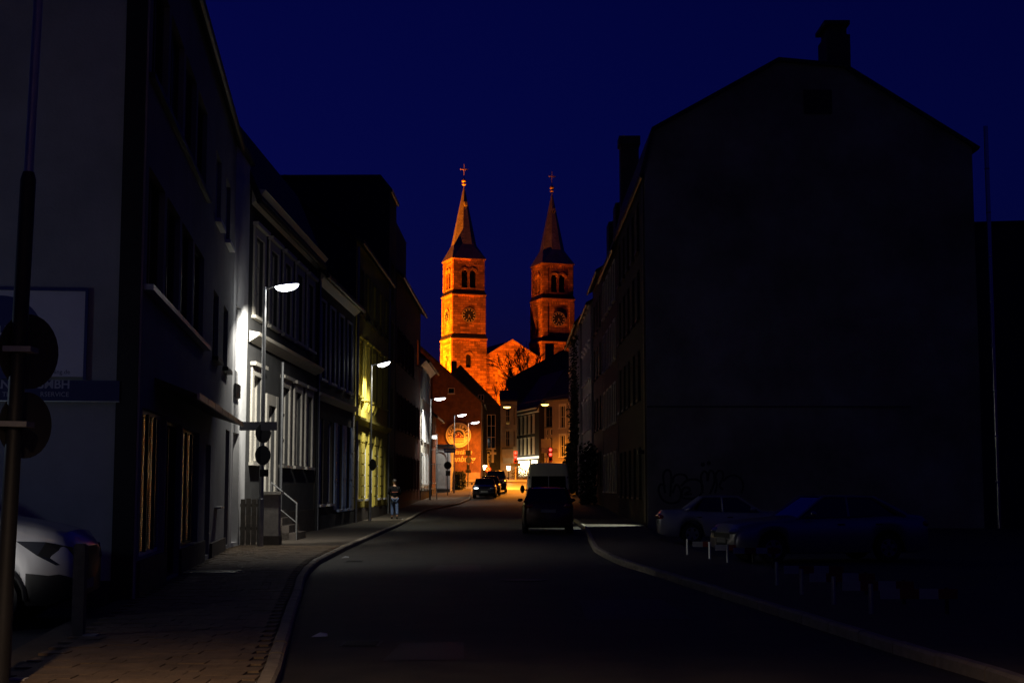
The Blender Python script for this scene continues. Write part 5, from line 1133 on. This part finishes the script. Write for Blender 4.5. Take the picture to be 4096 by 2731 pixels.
# ================================================================== PERSON
def skin(name, verts, edges, rad, mat, parent, root=0, sub=1):
    me = bpy.data.meshes.new(name); me.from_pydata(verts, edges, []); o = bpy.data.objects.new(name, me); COL.objects.link(o); o.parent = parent; me.materials.append(mat)
    sk = o.modifiers.new('skin', 'SKIN'); sk.use_smooth_shade = True
    for i, r_ in enumerate(rad):
        sv = me.skin_vertices[0].data[i]; rr = r_ if hasattr(r_, '__len__') else (r_, r_); sv.radius = rr; sv.use_root = (i == root)
    sb_ = o.modifiers.new('sub', 'SUBSURF'); sb_.levels = sub + 1; sb_.render_levels = sub + 1
    return o
pe = thing('person', 'person in dark jacket and blue jeans walking on the left pavement', 'person', (-5.42, 66.0, gz(66) + .125), R(192)); local(pe)
SKIN = M('skin', (.45, .26, .18), .5, var=.05); JEAN = M('denim', (.05, .08, .17), .85, var=.25, scale=20); JACK = M('dark_jacket', (.006, .006, .008), .9, spec=.1, var=.2); HAIR = M('dark_hair', (.015, .01, .008), .6, var=.2)
hands = [(.2, -.30, 1.17), (.13, -.34, 1.19), (-.2, -.30, 1.15), (-.13, -.34, 1.17)]
body_v = [(0, 0, .95), (0, .01, 1.18), (0, .01, 1.40), (0, -.01, 1.50), (0, -.03, 1.58), (0, -.03, 1.67), (0, -.02, 1.74), (.19, .01, 1.40), (.25, -.02, 1.14), (.17, -.26, 1.16), (.11, -.33, 1.18), (-.19, .01, 1.40), (-.25, -.02, 1.13), (-.17, -.26, 1.14), (-.11, -.33, 1.16), (.095, 0, .90), (.105, -.06, .50), (.105, .02, .09), (.11, -.12, .04), (-.095, 0, .90), (-.10, .08, .50), (-.10, .20, .12), (-.105, .08, .05)]
body_e = [(0, 1), (1, 2), (2, 3), (3, 4), (4, 5), (5, 6), (2, 7), (7, 8), (8, 9), (9, 10), (2, 11), (11, 12), (12, 13), (13, 14), (0, 15), (15, 16), (16, 17), (17, 18), (0, 19), (19, 20), (20, 21), (21, 22)]
skin('body', body_v, body_e, [(.15, .11), (.14, .10), (.16, .10), .055, .078, .092, .05, .06, .045, .036, .04, .06, .045, .036, .04, .085, .06, .045, .045, .085, .06, .045, .045], SKIN, pe)
skin('jacket', [(0, 0, .93), (0, .01, 1.18), (0, .01, 1.40), (0, 0, 1.49), (.2, .01, 1.40), (.265, -.02, 1.14), (.18, -.25, 1.16), (-.2, .01, 1.40), (-.265, -.02, 1.13), (-.18, -.25, 1.14)], [(0, 1), (1, 2), (2, 3), (2, 4), (4, 5), (5, 6), (2, 7), (7, 8), (8, 9)], [(.20, .15), (.19, .14), (.2, .135), .08, .085, .068, .055, .085, .068, .055], JACK, pe)
skin('jeans', [(0, 0, .93), (.095, 0, .86), (.105, -.06, .50), (.105, .02, .12), (-.095, 0, .86), (-.10, .08, .50), (-.10, .20, .15)], [(0, 1), (1, 2), (2, 3), (0, 4), (4, 5), (5, 6)], [(.165, .125), .105, .078, .068, .105, .078, .068], JEAN, pe)
MB().ball((0, 0, 1.70), .103, .118, .115, 14, 8, -.15, 1).build('hair', HAIR, pe, smooth=True)
fcm = MB()
for s in (-1, 1): fcm.ball((s * .033, -.115, 1.655), .012, .008, .007, 8, 5)
fcm.ball((0, -.125, 1.632), .013, .018, .022, 8, 5); fcm.ball((0, -.115, 1.595), .026, .008, .007, 8, 5); fcm.build('face', M('face_skin', (.38, .2, .14), .5, var=0), pe, smooth=True)
for s in (-1, 1):
    for k in range(5):
        MB().tube([(s * (.12 - .012 * k), -.345, 1.205 - .018 * k), (s * (.075 - .01 * (k % 2)), -.375, 1.20 - .018 * k), (s * .05, -.36, 1.20 - .018 * k)], [.009, .0085, .007], 6).build('finger', SKIN, pe)
for (x, y_) in ((.11, -.1), (-.105, .1)): MB().ball((x, y_, .045), .05, .14, .05, 12, 6).build('shoe', BLK, pe, smooth=True)
MB().ring((0, 0, .90), (0, 0, 1), .17, .195, .02, 20).build('shirt_hem', M('grey_cloth', (.3, .3, .32), .8), pe)
MB().box((-.13, .147, 1.2), (.14, .152, 1.225)).build('jacket_stripe', M('red_cloth', (.35, .1, .06), .8), pe)
